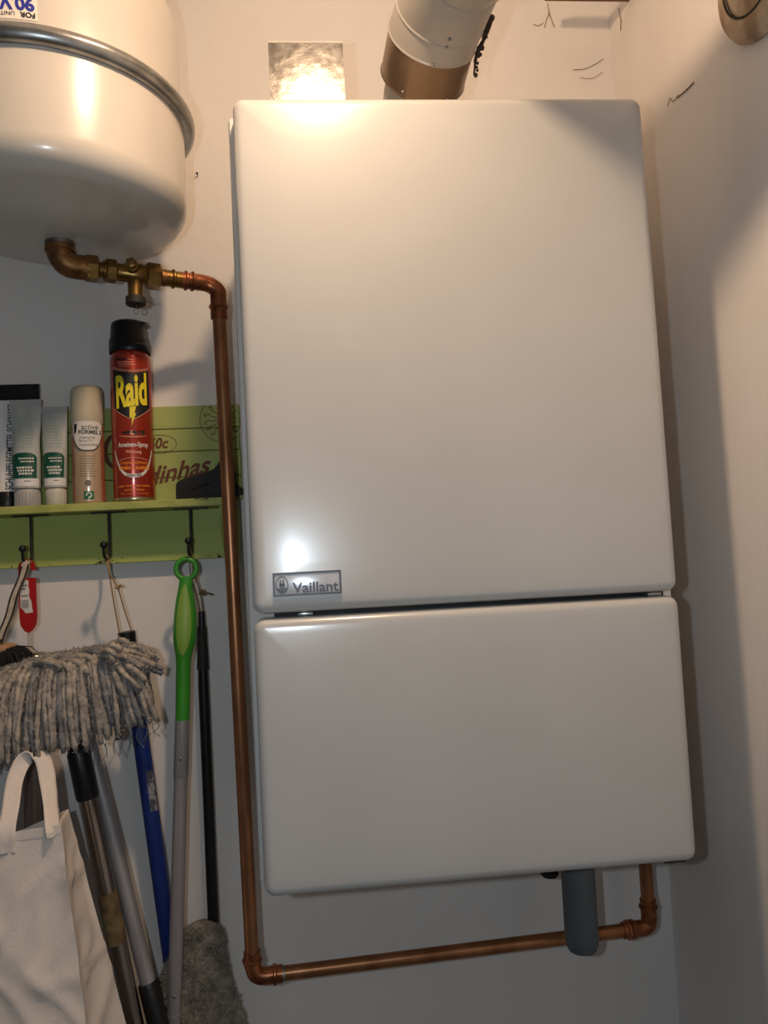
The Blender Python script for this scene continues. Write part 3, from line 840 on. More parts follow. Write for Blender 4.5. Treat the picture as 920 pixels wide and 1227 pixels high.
for k in range(9):
    w_ = random.uniform(0.009, 0.0125)
    ln.append(grid_uv(-0.0115, -0.0115 + 2 * w_, 0.0640 - 0.0034 * k, 0.0646 - 0.0034 * k, 8))
obj('fine_print', mapped(ln + [poly_uv(arc_uv(-0.001, 0.0275, 0.0042, 0.0042, 0, 345, 15))], fd), M['grey_print'], dc, smooth=False)
gs = obj('green_symbol', mapped([grid_uv(-0.0065, 0.0065, 0.0055, 0.0165, 6)], fd), M['green_sq'], dc)
sub('symbol_ring', mapped([band_uv(arc_uv(0, 0.0112, 0.0032, 0.0032, -60, 200, 16), 0.0015), poly_uv([(-0.001, 0.0062), (0.0035, 0.0085), (-0.0005, 0.0098)])], on_can(DX, DY, SZ, DR + .0006, DAZ)), M['white_print'], gs, smooth=False)

# squeeze tubes standing on their caps
def tube_body(cx, cy, z0, z1, r0, w1, th=0.0016, dent=0.0, crimp=0.010, seed=0.0, lean=0.0):
    bm = BM()
    rings = []
    N = 40
    for i in range(15):
        t_ = i / 14
        z = z0 + (z1 - crimp - z0) * t_
        e = t_ ** 1.1
        a_ = r0 + (w1 - r0) * (t_ ** 0.9)
        b_ = r0 * (1 - e) + th * e
        if dent:
            a_ *= 1 - dent * math.exp(-((t_ - 0.55) / 0.16) ** 2)
            b_ *= 1 + dent * math.exp(-((t_ - 0.55) / 0.16) ** 2)
        rings.append([bm.verts.new((cx + lean * t_ + a_ * math.cos(2 * PI * k / N), cy + b_ * math.sin(2 * PI * k / N) + 0.0012 * noise.noise(Vector((k * .3, t_ * 6, seed))) * t_, z)) for k in range(N)])
    for a, b in zip(rings, rings[1:]):
        for k in range(N):
            bm.faces.new((a[k], a[(k + 1) % N], b[(k + 1) % N], b[k]))
    bm.faces.new(rings[0][::-1]); bm.faces.new(rings[-1])
    return bm
def tube_front(cx, cy, z0, z1, r0, w1, th, crimp, lift, dent=0.0, lean=0.0):
    """map u (-1..1 across), v (metres above z0) on the front of a tube_body"""
    def f(u, v):
        t_ = min(1.0, max(0.0, v / (z1 - crimp - z0)))
        e = t_ ** 1.1
        a_ = r0 + (w1 - r0) * (t_ ** 0.9)
        b_ = r0 * (1 - e) + th * e
        if dent:
            a_ *= 1 - dent * math.exp(-((t_ - 0.55) / 0.16) ** 2)
            b_ *= 1 + dent * math.exp(-((t_ - 0.55) / 0.16) ** 2)
        u = max(-0.98, min(0.98, u))
        return Vector((cx + lean * t_ + a_ * u, cy - b_ * math.sqrt(1 - u * u) - lift, z0 + v))
    return f
def green_tube(cx, cy, ztop, rcap, wtop, label, capm, dent, lean, ribs, off):
    t = thing('squeeze_tube', label, 'tube', (cx, cy, SZ), 'clear green tubes on the shelf')
    t.scale = (K, K, K)
    zc = SZ + 0.0245
    cp = obj('screw_cap', lathe([(0, 0), (rcap - .001, 0), (rcap, .0015), (rcap + .0003, .020), (rcap - .0012, .0240), (0, .0245)], (cx, cy, SZ), seg=36, close=False), M[capm], t)
    if ribs:
        bm = BM()
        for k in range(24):
            a = 2 * PI * k / 24
            add_box(bm, (cx + (rcap) * math.cos(a) - .0005, cy + (rcap) * math.sin(a) - .0005, SZ + .001), (cx + (rcap) * math.cos(a) + .0005, cy + rcap * math.sin(a) + .0005, SZ + .0185))
        sub('cap_ribs', bm, M[capm], cp, smooth=False, kind='stuff')
    obj('body', tube_body(cx, cy, zc, ztop, rcap + .001, wtop, dent=dent, lean=lean, seed=cx * 50), M['tube_clear'], t)
    cr = obj('crimp', box((cx + lean - wtop, cy - .0013, ztop - .0105), (cx + lean + wtop, cy + .0013, ztop), 0.0005, 1), M['tube_clear'], t, smooth=False)
    bm = BM()
    for k in range(int(wtop * 2 / 0.002)):
        x = cx + lean - wtop + 0.001 + k * 0.002
        add_box(bm, (x - .0004, cy - .0017, ztop - .0095), (x + .0004, cy - .0012, ztop - .001))
    sub('crimp_ribs', bm, M['tube_cap_grey'], cr, smooth=False, kind='stuff')
    g = lambda l: tube_front(cx, cy, zc, ztop, rcap + .001, wtop, .0016, .010, l, dent, lean)
    xs = [-0.95 + 1.82 * i / 20 + off for i in range(21)]
    mid = (xs[0] + xs[-1]) / 2; hw = (xs[-1] - xs[0]) / 2
    gt = lambda x: 0.0415 + 0.007 * math.sqrt(max(0, 1 - (abs(x - mid) / hw) ** 3))
    gl = obj('green_label', mapped([columns_uv(gt, lambda x: 0.0135, xs)], g(.0006)), M['tube_green'], t)
    rows = []
    for k, (a, b) in enumerate(((-.35, .7), (-.2, .72), (-.5, .6), (-.4, .72), (-.3, .6))):
        z = 0.0405 - 0.0042 * k - (0.004 if k > 1 else 0)
        x = a + off
        while x < b + off:
            w_ = random.uniform(.06, .2)
            rows.append(grid_uv(x, min(x + w_, b + off), z - .0011 * (1 + .4 * (k > 1)), z + .0008 * (1 + .4 * (k > 1)), 4))
            x += w_ + .05
    sub('label_lettering', mapped(rows, g(.0010)), M['white_print'], gl, smooth=False)
    obj('white_strip', mapped([columns_uv(lambda x: 0.0128, lambda x: 0.0025, [-.97 + 1.94 * i / 20 for i in range(21)])], g(.0005)), M['tube_white'], t)
    sub('strip_lettering', mapped([grid_uv(.1, .55, .0088, .0098, 4)], g(.0009)), M['grey_print'], gl, smooth=False)
    fine = []
    for k in range(11):
        z = 0.0985 - .0042 * k
        x = -.72
        while x < .6:
            w_ = random.uniform(.04, .16)
            fine.append(grid_uv(x, x + w_, z - .0008, z + .0006, 3))
            x += w_ + .05
    obj('fine_print', mapped(fine, g(.0006)), M['tube_tint'], t, smooth=False)
    return t
green_tube(-0.3280, -0.0480, 1.7380, 0.0160, 0.0208, 'translucent tube with a dark green label and ribbed grey cap, nearest the black tube', 'tube_cap_grey', 0.08, 0.0, True, 0.0)
green_tube(-0.2908, -0.0440, 1.7280, 0.0136, 0.0176, 'translucent tube with a dark green label and cream cap, beside the cream can', 'tube_cap', 0.0, 0.0, False, 0.0)

# black and white shoe care tube
KX, KY = -0.3630, -0.0260
kt = thing('squeeze_tube', 'white tube with black crimped end and vertical black lettering, leftmost on the shelf', 'tube', (KX, KY, SZ))
kt.scale = (1.012, 1.012, 1.012)
obj('screw_cap', lathe([(0, 0), (.0175, 0), (.0185, .002), (.0185, .021), (.017, .023), (0, .023)], (KX, KY, SZ), seg=36, close=False), M['black'], kt)
obj('body', tube_body(KX, KY, SZ + .023, 1.7520, 0.0185, 0.0420, crimp=0.004), M['tube_white'], kt)
bm = box((KX - .0465, KY - .0026, 1.7435), (KX + .0465, KY + .0022, 1.7660), 0.0008, 1)
bmesh.ops.subdivide_edges(bm, edges=[e for e in bm.edges if abs(e.verts[0].co.x - e.verts[1].co.x) > .05], cuts=14)
for v in bm.verts:
    v.co.z += 0.0014 * noise.noise(Vector((v.co.x * 60, 0, 1))); v.co.y += 0.0016 * noise.noise(Vector((v.co.x * 90, 2, v.co.z * 60)))
obj('crimp', bm, M['black'], kt)
gk = tube_front(KX, KY, SZ + .023, 1.7520, 0.0185, 0.0420, .0016, .004, .0006)
tv = shift(text_uv('SCHUHPFLEGEMITTEL SCHWARZ', 0.0125, bold=0.0002, width=0.122), 0, 0, PI / 2)
def kmap(x, y):                                            # x across in metres, y up
    h = y + 0.0635
    t_ = h / (1.7520 - .004 - SZ - .023)
    a_ = 0.0185 + (0.0420 - 0.0185) * (t_ ** 0.9)
    return gk((x + 0.0085 + 0.0) / a_, h)
obj('lettering', mapped([tv], kmap), M['black_print'], kt, smooth=False)

# black plastic scraper lying at the right end of the shelf
sc = thing('plastic_scraper', 'black shoe-shaped plastic scraper lying at the right end of the green shelf', 'scraper', (-0.085, -0.045, SZ))
obj('body', prism([(-0.1262, 1.5908), (-0.1262, 1.6090), (-0.1250, 1.6150), (-0.1210, 1.6192), (-0.1130, 1.6215), (-0.0960, 1.6250), (-0.0800, 1.6285), (-0.0715, 1.6320), (-0.0655, 1.6390), (-0.0620, 1.6470), (-0.0560, 1.6560), (-0.0500, 1.6580), (-0.0460, 1.6520), (-0.0450, 1.6130), (-0.0400, 1.6062), (-0.0335, 1.6050), (-0.0335, 1.5960), (-0.0500, 1.5965), (-0.0560, 1.5908)], -0.0480, -0.0280, 0.0012), M['black_matte'], sc)
obj('grip_ridge', tube([(-0.104, -0.0485, 1.604), (-0.090, -0.0485, 1.610), (-0.078, -0.0485, 1.613)], 0.0009, 6), M['black'], sc)

# ------------------------------------------------------------------ hanging from the hooks
# ribbed brown tube on its red hang tag, first hook
ht = thing('ribbed_tube', 'brown-grey ribbed tube hanging by a red plastic hang tag from the left hook', 'tube', (-0.318, -0.0655, 0.9))
bm = add_prism(BM(), [(-0.3343, 1.4400), (-0.3331, 1.4290), (-0.3283, 1.4215), (-0.3233, 1.4185), (-0.3181, 1.4215), (-0.3131, 1.4290), (-0.3115, 1.4400), (-0.3121, 1.4925), (-0.3245, 1.4925), (-0.3345, 1.4925)], -0.0712, -0.0682)
add_prism(bm, [(-0.3345, 1.4925), (-0.3283, 1.4925), (-0.3283, 1.5065), (-0.3345, 1.5065)], -0.0712, -0.0682)
ring_o = [(-0.3233 + 0.0112 * math.cos(a), 1.5065 + 0.0112 * math.sin(a)) for a in [math.radians(180 - 205 * k / 16) for k in range(17)]]
ring_i = [(-0.3233 + 0.0052 * math.cos(a), 1.5065 + 0.0052 * math.sin(a)) for a in [math.radians(180 - 205 * k / 16) for k in range(17)]]
for k in range(16):
    add_prism(bm, [ring_o[k], ring_o[k + 1], ring_i[k + 1], ring_i[k]], -0.0712, -0.0682)
tagp = obj('hang_tag', bm, M['red_plastic'], ht, smooth=False, label='red plastic hang tag with torn paper label')
sub('torn_label', mapped([poly_uv([(-0.0095, 0.0245), (-0.002, 0.0262), (0.0022, 0.0250), (0.0018, 0.0170), (0.0030, 0.0120), (0.0022, 0.0040), (0.0052, -0.0030), (0.0060, -0.0120), (0.0072, -0.0180), (-0.0025, -0.0190), (-0.0050, -0.0150), (-0.0090, -0.0110)])], plane_y(-0.3233, -0.0715, 1.4640)), M['paper'], tagp, smooth=False)
bars = [grid_uv(-0.0075 + 0.0012 * k, -0.0069 + 0.0012 * k, -0.012, -0.001, 1) for k in range(8)] + [grid_uv(-0.0080, 0.0003, 0.0175, 0.0195, 2), grid_uv(-0.0080, -0.002, 0.0130, 0.0150, 2), grid_uv(-0.0080, 0.0012, 0.0040, 0.0055, 2)]
sub('label_lettering', mapped(bars, plane_y(-0.3233, -0.0718, 1.4640)), M['grey_print'], tagp, smooth=False)
bm = BM()
for ph in (0, PI):
    add_tube(bm, [(-0.3233 + 0.0001 * k / 40 + 0.0011 * math.cos(k * 0.9 + ph), -0.0697 + 0.0011 * math.sin(k * 0.9 + ph), 1.4190 - 0.0300 * k / 40) for k in range(41)], 0.0010, 6)
obj('cord', bm, M['cord'], ht)
TXc, TYc = -0.3175, -0.0655
obj('end_cap', lathe([(0.0, .0035), (0.0125, .0030), (0.0160, 0.0), (0.0170, -.003), (0.0172, -.014)], (TXc, TYc, 1.3885), seg=36, close=False), M['chrome'], ht)
bm = BM()
N = 72
rg = []
for z in (1.378, 0.32):
    rg.append([bm.verts.new((TXc - 0.0012 * (1.378 - z) * 4 + (0.0168 + 0.0007 * math.cos(12 * 2 * PI * k / N)) * math.cos(2 * PI * k / N), TYc + (0.0168 + 0.0007 * math.cos(12 * 2 * PI * k / N)) * math.sin(2 * PI * k / N), z)) for k in range(N)])
for k in range(N):
    bm.faces.new((rg[0][k], rg[0][(k + 1) % N], rg[1][(k + 1) % N], rg[1][k]))
bm.faces.new(rg[0]); bm.faces.new(rg[1][::-1])
obj('tube', bm, M['brown_tube'], ht)
obj('peg', tube([(-0.3195, -0.080, 1.2600), (-0.3080, -0.110, 1.2610), (-0.2880, -0.158, 1.2700), (-0.2845, -0.168, 1.2725), (-0.2835, -0.1745, 1.2800)], 0.0030, 10), M['iron'], ht)

# hand brush on a strap, first hook
hb = thing('hand_brush', 'black-bristled wooden hand brush hanging by a webbing strap from the left hook', 'brush', (-0.372, -0.100, 1.37))
def ribbon(pts, w, th, wd=(1, 0, 0)):
    """flat strip of width w (along wd) and thickness th"""
    bm = BM()
    rr = []
    n = len(pts)
    pts = [Vector(p) for p in pts]
    for i, p in enumerate(pts):
        d = (pts[min(n - 1, i + 1)] - pts[max(0, i - 1)]).normalized()
        s = Vector(wd); s = (s - d * s.dot(d)).normalized()
        nn = d.cross(s)
        rr.append([bm.verts.new(p + s * w / 2 * a + nn * th / 2 * b) for a, b in ((-1, -1), (1, -1), (1, 1), (-1, 1))])
    for a, b in zip(rr, rr[1:]):
        for k in range(4):
            bm.faces.new((a[k], a[(k + 1) % 4], b[(k + 1) % 4], b[k]))
    bm.faces.new(rr[0][::-1]); bm.faces.new(rr[-1])
    return bm
s0, s1 = Vector((-0.3220, -0.0790, 1.5095)), Vector((-0.3495, -0.1000, 1.4100))
stp = [s0.lerp(s1, k / 12) + Vector((0.0010 * math.sin(k), 0, 0)) for k in range(13)]
strap = obj('strap', ribbon([s0 + Vector((.001, .0065, .004)), s0 + Vector((.0008, .002, .006))] + stp, 0.0100, 0.0016), M['strap'], hb, smooth=False)
for sg in (-1, 1):
    sub('strap_edge', ribbon([p + Vector((sg * 0.0044, -0.0012, sg * 0.0012)) for p in stp], 0.0020, 0.0014), M['black_matte'], strap, smooth=False)
obj('strap_end', box((-0.3560, -0.1035, 1.4060), (-0.3450, -0.0975, 1.4150), 0.001), M['black_matte'], hb)
obj('brush_block', box((-0.470, -0.116, 1.3970), (-0.3330, -0.084, 1.4085), 0.005, 3), M['wood'], hb)
bm = BM()
for k in range(2200):
    x0 = random.uniform(-0.462, -0.334) if k % 3 else random.uniform(-0.350, -0.333)
    y0 = random.uniform(-0.115, -0.085)
    edge = min(1.0, max(0.0, (x0 + 0.354) / 0.020))
    dx = random.gauss(0, 0.004) + 0.026 * edge * random.uniform(.4, 1.1)
    p0 = Vector((x0, y0, 1.3990 + random.uniform(0, .005) * edge))
    p2 = p0 + Vector((dx, random.gauss(-.004, 0.006), -random.uniform(0.018, 0.032) * (1 - 0.75 * edge * random.random())))
    p1 = p0.lerp(p2, .5) + Vector((dx * .2, -.002, .003 * edge))
    add_tube(bm, [p0, p1, p2], [0.0009, 0.0009, 0.0005], 3, cap=False)
obj('bristles', bm, M['bristle'], hb, smooth=False, kind='stuff')

# blue broom handle, second hook
bh = thing('broom_handle', 'blue broom handle with black end cap hanging by twine from the middle hook', 'broom handle', (-0.17, -0.045, 0.7))
B0, B1 = Vector((-0.1998, -0.0450, 1.4000)), Vector((-0.1612, -0.0300, 0.9830))
bd = (B1 - B0).normalized()
obj('pole', tube([B0, B0 + bd * 0.78], 0.0112, 22), M['blue'], bh)
obj('end_cap', tube([B0 - bd * 0.0110, B0 - bd * 0.0095, B0 - bd * 0.002, B0 + bd * 0.016], [0.0108, 0.0122, 0.0118, 0.0118], 22), M['black'], bh)
bl = [B0 + bd * s for s in (0.182, 0.238)]
bm = BM()
n_ = 10
ra = []
for p in bl:
    ra.append([bm.verts.new(p + Vector((0.0115 * math.sin(a), -0.0115 * math.cos(a), 0))) for a in [0.25 + 1.0 * k / n_ for k in range(n_ + 1)]])
for k in range(n_):
    bm.faces.new((ra[0][k], ra[0][k + 1], ra[1][k + 1], ra[1][k]))
obj('sticker', bm, M['silver_sticker'], bh)
hk2 = Vector((-0.2190, -0.0640, 1.5145))
kn = Vector((-0.2070, -0.0600, 1.4730))
capt = B0 - bd * 0.009
bm = BM()
add_tube(bm, curve_pts([hk2, (-0.2165, -0.066, 1.495), kn, (-0.2005, -0.052, 1.440), capt + Vector((0.0090, -.003, -.002))], 8), 0.0011, 6)
add_tube(bm, curve_pts([hk2 + Vector((.001, 0.002, 0)), (-0.2160, -0.064, 1.490), (-0.2135, -0.058, 1.455), capt + Vector((-0.0085, -.003, -.002))], 8), 0.0011, 6)
add_tube(bm, curve_pts([hk2 + Vector((-.002, 0, -.001)), hk2 + Vector((-.001, 0, .0035)), hk2 + Vector((.002, .002, 0))], 6), 0.0011, 6)
add_ball(bm, kn, 0.0030, 8, (1.2, 1, 1))
add_tube(bm, [kn, kn + Vector((.005, -.002, .003)), kn + Vector((.009, -.002, -.001))], [0.0016, 0.0018, 0.0005], 6)
obj('twine', bm, M['twine'], bh)

# green handled mop, third hook
gm = thing('mop_handle', 'aluminium mop handle with bright green grip hanging by its ring from the right hook', 'mop handle', (-0.13, -0.072, 0.5))
GY = -0.0720
RC = Vector((-0.1115, GY, 1.4935))
bm = BM()
add_tube(bm, [RC + Vector((0.0137 * math.cos(a), 0, 0.0137 * math.sin(a))) for a in [2 * PI * k / 32 for k in range(33)]], 0.0036, 10, cap=False)
cl = [(1.4830, -0.1118, 0.0095, 0.0045), (1.4760, -0.1126, 0.0090, 0.0060), (1.4670, -0.1134, 0.0098, 0.0080), (1.4500, -0.1142, 0.0128, 0.0105), (1.4330, -0.1148, 0.0150, 0.0125), (1.4160, -0.1155, 0.0160, 0.0132),
      (1.4010, -0.1165, 0.0158, 0.0130), (1.3880, -0.1178, 0.0138, 0.0118), (1.3760, -0.1189, 0.0110, 0.0105), (1.3660, -0.1196, 0.0099, 0.0099), (1.3300, -0.1215, 0.0097, 0.0097), (1.2868, -0.1238, 0.0095, 0.0095)]
N = 28
rg = []
for z, x, a_, b_ in cl:
    rg.append([bm.verts.new((x + a_ * math.cos(2 * PI * k / N), GY + b_ * math.sin(2 * PI * k / N), z)) for k in range(N)])
for a, b in zip(rg, rg[1:]):
    for k in range(N):
        bm.faces.new((a[k], a[(k + 1) % N], b[(k + 1) % N], b[k]))
bm.faces.new(rg[0][::-1]); bm.faces.new(rg[-1])
grip = obj('grip', bm, M['green_plastic'], gm, angle=60)
bm = BM()
rows = []
for i in range(17):
    t_ = i / 16
    z = 1.4740 + (1.3760 - 1.4740) * t_
    for (z0, x0, a0, b0), (z1, x1, a1, b1) in zip(cl, cl[1:]):
        if z1 <= z <= z0:
            q = (z0 - z) / (z0 - z1)
            x, a_, b_ = x0 + (x1 - x0) * q, a0 + (a1 - a0) * q, b0 + (b1 - b0) * q
            break
    wv = 0.62 * math.sqrt(max(0.0, 1 - abs((t_ - 0.50) / 0.50) ** 2.6)) + 0.02
    row = []
    for k in range(9):
        u = -wv + 2 * wv * k / 8
        row.append(bm.verts.new((x + (a_) * u, GY - (b_ + 0.0006) * math.sqrt(1 - u * u) - 0.0002, z)))
    rows.append(row)
for a, b in zip(rows, rows[1:]):
    for k in range(8):
        bm.faces.new((a[k], a[k + 1], b[k + 1], b[k]))
sub('grip_inlay', bm, M['lime'], grip)
G0, G1 = Vector((-0.1238, GY, 1.2900)), Vector((-0.1489, GY, 0.8930))
gd = (G1 - G0).normalized()
fer = obj('ferrule', tube([G0, G0 + gd * 0.0750, G0 + gd * 0.0765], [0.0098, 0.0098, 0.0092], 24), M['alu'], gm)
sub('rivet', ball(G0 + gd * 0.050 + Vector((.0008, -.0098, 0)), 0.0022, 10, (1, .5, 1)), M['zinc'], fer)
pole_ = obj('pole', tube([G0 + gd * 0.06, G0 + gd * 0.95], 0.0091, 24), M['alu'], gm)
sub('rivet', ball(G0 + gd * 0.358 + Vector((.0008, -.0092, 0)), 0.0022, 10, (1, .5, 1)), M['zinc'], pole_)
sub('joint_ring', tube([G0 + gd * 0.384, G0 + gd * 0.388], 0.0096, 24), M['alu'], pole_)

# black duster behind it
bk = thing('dust_mop', 'dusty grey fluffy dust mop on a thin black pole hanging behind the green grip', 'mop', (-0.10, -0.032, 0.72))
obj('pole', tube([(-0.0995, -0.0300, 1.4320), (-0.1005, -0.0300, 1.3300), (-0.0990, -0.0300, 1.0000), (-0.0985, -0.030, 0.92)], [0.0046, 0.0074, 0.0078, 0.0078], 18), M['black'], bk)
obj('sleeve', tube([(-0.0998, -0.0300, 1.4100), (-0.1004, -0.0300, 1.3500)], [0.0064, 0.0084], 18), M['black_matte'], bk)
bm = BM()
k3 = Vector((-0.1065, -0.0600, 1.5145))
kt3 = Vector((-0.0985, -0.0400, 1.4580))
add_tube(bm, curve_pts([k3, (-0.1030, -0.052, 1.485), kt3, (-0.0968, -0.0310, 1.4310)], 8), 0.0011, 6)
add_tube(bm, curve_pts([k3 + Vector((-.002, 0, 0)), (-0.1085, -0.055, 1.485), (-0.1045, -0.040, 1.455), (-0.1015, -0.0300, 1.4310)], 8), 0.0010, 6)
add_tube(bm, curve_pts([k3 + Vector((-.002, 0, 0)), k3 + Vector((-.001, 0, .004)), k3 + Vector((.001, 0, 0))], 5), 0.0011, 6)
for q in ((0, 0, 0), (.004, 0, .003), (.005, -.002, -.001), (.001, -.002, .003)):
    add_ball(bm, kt3 + Vector(q), 0.0026, 8)
add_tube(bm, curve_pts([kt3, kt3 + Vector((.008, -.002, .0005)), kt3 + Vector((.018, -.003, -.003))], 6), [0.0014] * 12 + [0.0006], 6)
obj('twine', bm, M['twine_dark'], bk)
# fluffy head: a lumpy core covered with short curled fibres
prof = [(1.006, -0.1120, 0.012), (1.000, -0.1125, 0.024), (0.985, -0.1160, 0.032), (0.955, -0.1230, 0.040), (0.925, -0.1260, 0.050), (0.895, -0.1250, 0.058), (0.86, -0.1240, 0.066), (0.80, -0.123, 0.072), (0.74, -0.123, 0.070), (0.70, -0.123, 0.04)]
def fl_at(z):
    for (z0, x0, r0), (z1, x1, r1) in zip(prof, prof[1:]):
        if z1 <= z <= z0:
            q = (z0 - z) / (z0 - z1)
            return x0 + (x1 - x0) * q, r0 + (r1 - r0) * q
    return prof[-1][1:]
bm = BM()
rg = []
N = 48
FY, FD = -0.0400, 0.018
for i in range(46):
    z = 1.006 - (1.006 - 0.70) * i / 45
    x, r_ = fl_at(z)
    ring = []
    for k in range(N):
        a = 2 * PI * k / N
        p = Vector((x + r_ * math.cos(a), FY + min(r_, FD) * math.sin(a), z))
        d = 0.005 * noise.noise(p * 70) + 0.003 * noise.noise(p * 170)
        p += Vector((math.cos(a), 0.5 * math.sin(a), 0.4 * noise.noise(p * 90))) * d
        p.y = min(p.y, -0.003)
        ring.append(bm.verts.new(p))
    rg.append(ring)
for a, b in zip(rg, rg[1:]):
    for k in range(N):
        bm.faces.new((a[k], a[(k + 1) % N], b[(k + 1) % N], b[k]))
bm.faces.new(rg[0][::-1]); bm.faces.new(rg[-1])
obj('mop_head', bm, M['fluff'], bk, angle=180)
bm = BM()
for k in range(4200):
    z = random.uniform(0.78, 1.006)
    x, r_ = fl_at(z)
    a = random.uniform(PI * 0.98, PI * 2.02)
    p = Vector((x + r_ * math.cos(a), FY + min(r_, FD) * math.sin(a), z))
    d = Vector((math.cos(a) + random.gauss(0, .5), math.sin(a) * .8, random.gauss(-.2, .7))).normalized()
    s = d.cross(Vector((random.gauss(0, 1), random.gauss(0, 1), random.gauss(0, 1)))).normalized()
    L = random.uniform(.002, .0065)
    q2 = Vector((random.gauss(0, 1), random.gauss(0, .5), random.gauss(0, 1))).normalized()
    pts = [p - d * .002, p + d * L * .45 + s * L * .5, p + d * L * .35 + s * L * .9 + q2 * L * .5]
    for q in pts: q.y = min(q.y, -0.003)
    add_tube(bm, pts, [0.0008, 0.0008, 0.0005], 3, cap=False)
obj('fluff', bm, M['fluff'], bk, kind='stuff')

# ------------------------------------------------------------------ grey string mop, head up
gmop = thing('string_mop', 'grey cotton string mop standing head up on a black and chrome pole', 'mop', (-0.21, -0.12, 0.0))
MP0, MP1 = Vector((-0.2600, -0.1100, 1.3200)), Vector((-0.1965, -0.0980, 0.9270))
md = (MP1 - MP0).normalized()
obj('pole', tube([MP0 + md * 0.09, MP0 + md * 1.28], 0.0118, 24), M['chrome'], gmop)
obj('socket', tube([MP0 - md * 0.02, MP0 + md * 0.052, MP0 + md * 0.058, MP0 + md * 0.114, MP0 + md * 0.117], [0.0118, 0.0118, 0.0142, 0.0140, 0.0128], 24), M['black'], gmop)
tp = [MP0 + md * (0.240 + 0.0055 * k) for k in range(13)]
obj('tape_wrap', tube(tp, [0.0126 + 0.0014 * noise.noise(Vector((k * .8, 1, 2))) for k in range(13)], 18), M['tape'], gmop, label='worn brown tape wrapped round the pole')
obj('holder_plate', box((-0.345, -0.135, 1.352), (-0.185, -0.100, 1.366), 0.006), M['black_matte'], gmop)
strands = [BM(), BM()]
def strand(p0, p1, p2, r, ns=18, which=0):
    pts, rad = [], []
    sd = random.uniform(0, 50)
    for i in range(ns + 1):
        t_ = i / ns
        p = p0 * (1 - t_) ** 2 + p1 * 2 * t_ * (1 - t_) + p2 * t_ ** 2
        p = p + Vector((noise.noise(Vector((t_ * 3, sd, 0))), noise.noise(Vector((t_ * 3, sd, 7))), 0)) * 0.0035 * t_
        pts.append(p)
        rad.append(r * (1 + random.uniform(-.22, .22) + 0.20 * noise.noise(Vector((t_ * 9, sd, 3)))) * (0.75 if i in (0, ns) else 1))
    add_tube(strands[which], pts, rad, 7)
XL, XR, RY = -0.365, -0.176, -0.120
def ridge(t):
    t = min(1.0, max(0.0, t))
    return Vector((XL + (XR - XL) * t, RY, 1.3600 + 0.030 * math.sin(PI / 2 * t ** 0.8)))
for layer in range(5):                                  # front curtain of strings, fanning out from the middle
    nst = 38
    for k in range(nst):
        t_ = (k + random.uniform(-.4, .4) + 0.5 * (layer % 2)) / nst
        p0 = ridge(t_) + Vector((0, 0.003 * layer, 0.002 * layer))
        fan = t_ - 0.55
        ex = p0.x + (0.075 if fan > 0 else 0.050) * fan * (1.3 - .1 * layer) + random.gauss(0, .003)
        zl = 1.2640 + 0.060 * max(0, t_ - 0.25) ** 1.1 + random.gauss(0, .006) - 0.010 * max(0, .35 - t_) + 0.005 * layer
        out = 0.046 - 0.008 * layer
        p2 = Vector((ex, RY - out + random.gauss(0, .003), zl))
        p1 = Vector((p0.x + 0.045 * fan + random.gauss(0, .003), RY - out * 1.3, p0.z + 0.008 + random.gauss(0, .003)))
        strand(p0, p1, p2, random.uniform(.0030, .0041), 30, 1 if random.random() < (.15 + .2 * layer) else 0)
for k in range(46):                                     # right end fan
    a = -1.25 + 1.95 * (k + random.uniform(-.3, .3)) / 45
    p0 = Vector((XR - 0.014 + random.uniform(-.022, .004), RY + random.uniform(-.020, .010), 1.384 + random.uniform(-.006, .008)))
    L = 0.050 + random.uniform(-.008, .008) + (0.008 if a < -.6 else 0) - (0.014 if a > .25 else 0)
    yo = random.uniform(-.038, .010)
    p2 = p0 + Vector((L * math.cos(a), yo, L * math.sin(a) * .75 - .010))
    p1 = p0 + Vector((L * .55 * math.cos(a), yo * 1.3 - .010, L * .6 * math.sin(a) + .012))
    strand(p0, p1, p2, random.uniform(.0032, .0042), 14, random.choice((0, 0, 1)))
for k in range(40):                                     # strings swept along the top towards the right end
    t_ = random.uniform(.35, .95)
    p0 = ridge(t_) + Vector((-.01, random.uniform(-.02, .01), 0.0))
    p2 = p0 + Vector((random.uniform(.025, .055), random.uniform(-.03, .004), random.uniform(-.022, .004)))
    p1 = p0.lerp(p2, .5) + Vector((0, -.006, .016))
    strand(p0, p1, p2, random.uniform(.0032, .0042), 12, random.choice((0, 0, 1)))
for k in range(60):                                     # short tufts over the ridge and behind
    t_ = random.uniform(0, 1.0)
    p0 = ridge(t_) + Vector((0, 0.004, -.004))
    dx = random.gauss(.004 + 0.010 * (t_ - .4), .007)
    p2 = p0 + Vector((dx, random.uniform(-.014, .016), random.uniform(.000, .014)))
    p1 = p0 + Vector((dx * .3, .003, .014))
    strand(p0, p1, p2, random.uniform(.0034, .0044), 8, random.choice((0, 1)))
for k in range(40):                                     # back curtain
    t_ = (k + random.uniform(-.3, .3)) / 39
    p0 = ridge(t_) + Vector((0, 0.008, 0))
    p2 = Vector((p0.x + 0.04 * (t_ - .5), RY + 0.016 + random.gauss(0, .003), 1.300 + random.gauss(0, .008)))
    p1 = Vector((p0.x, RY + 0.022, p0.z + 0.006))
    strand(p0, p1, p2, .0042, 12, 1)
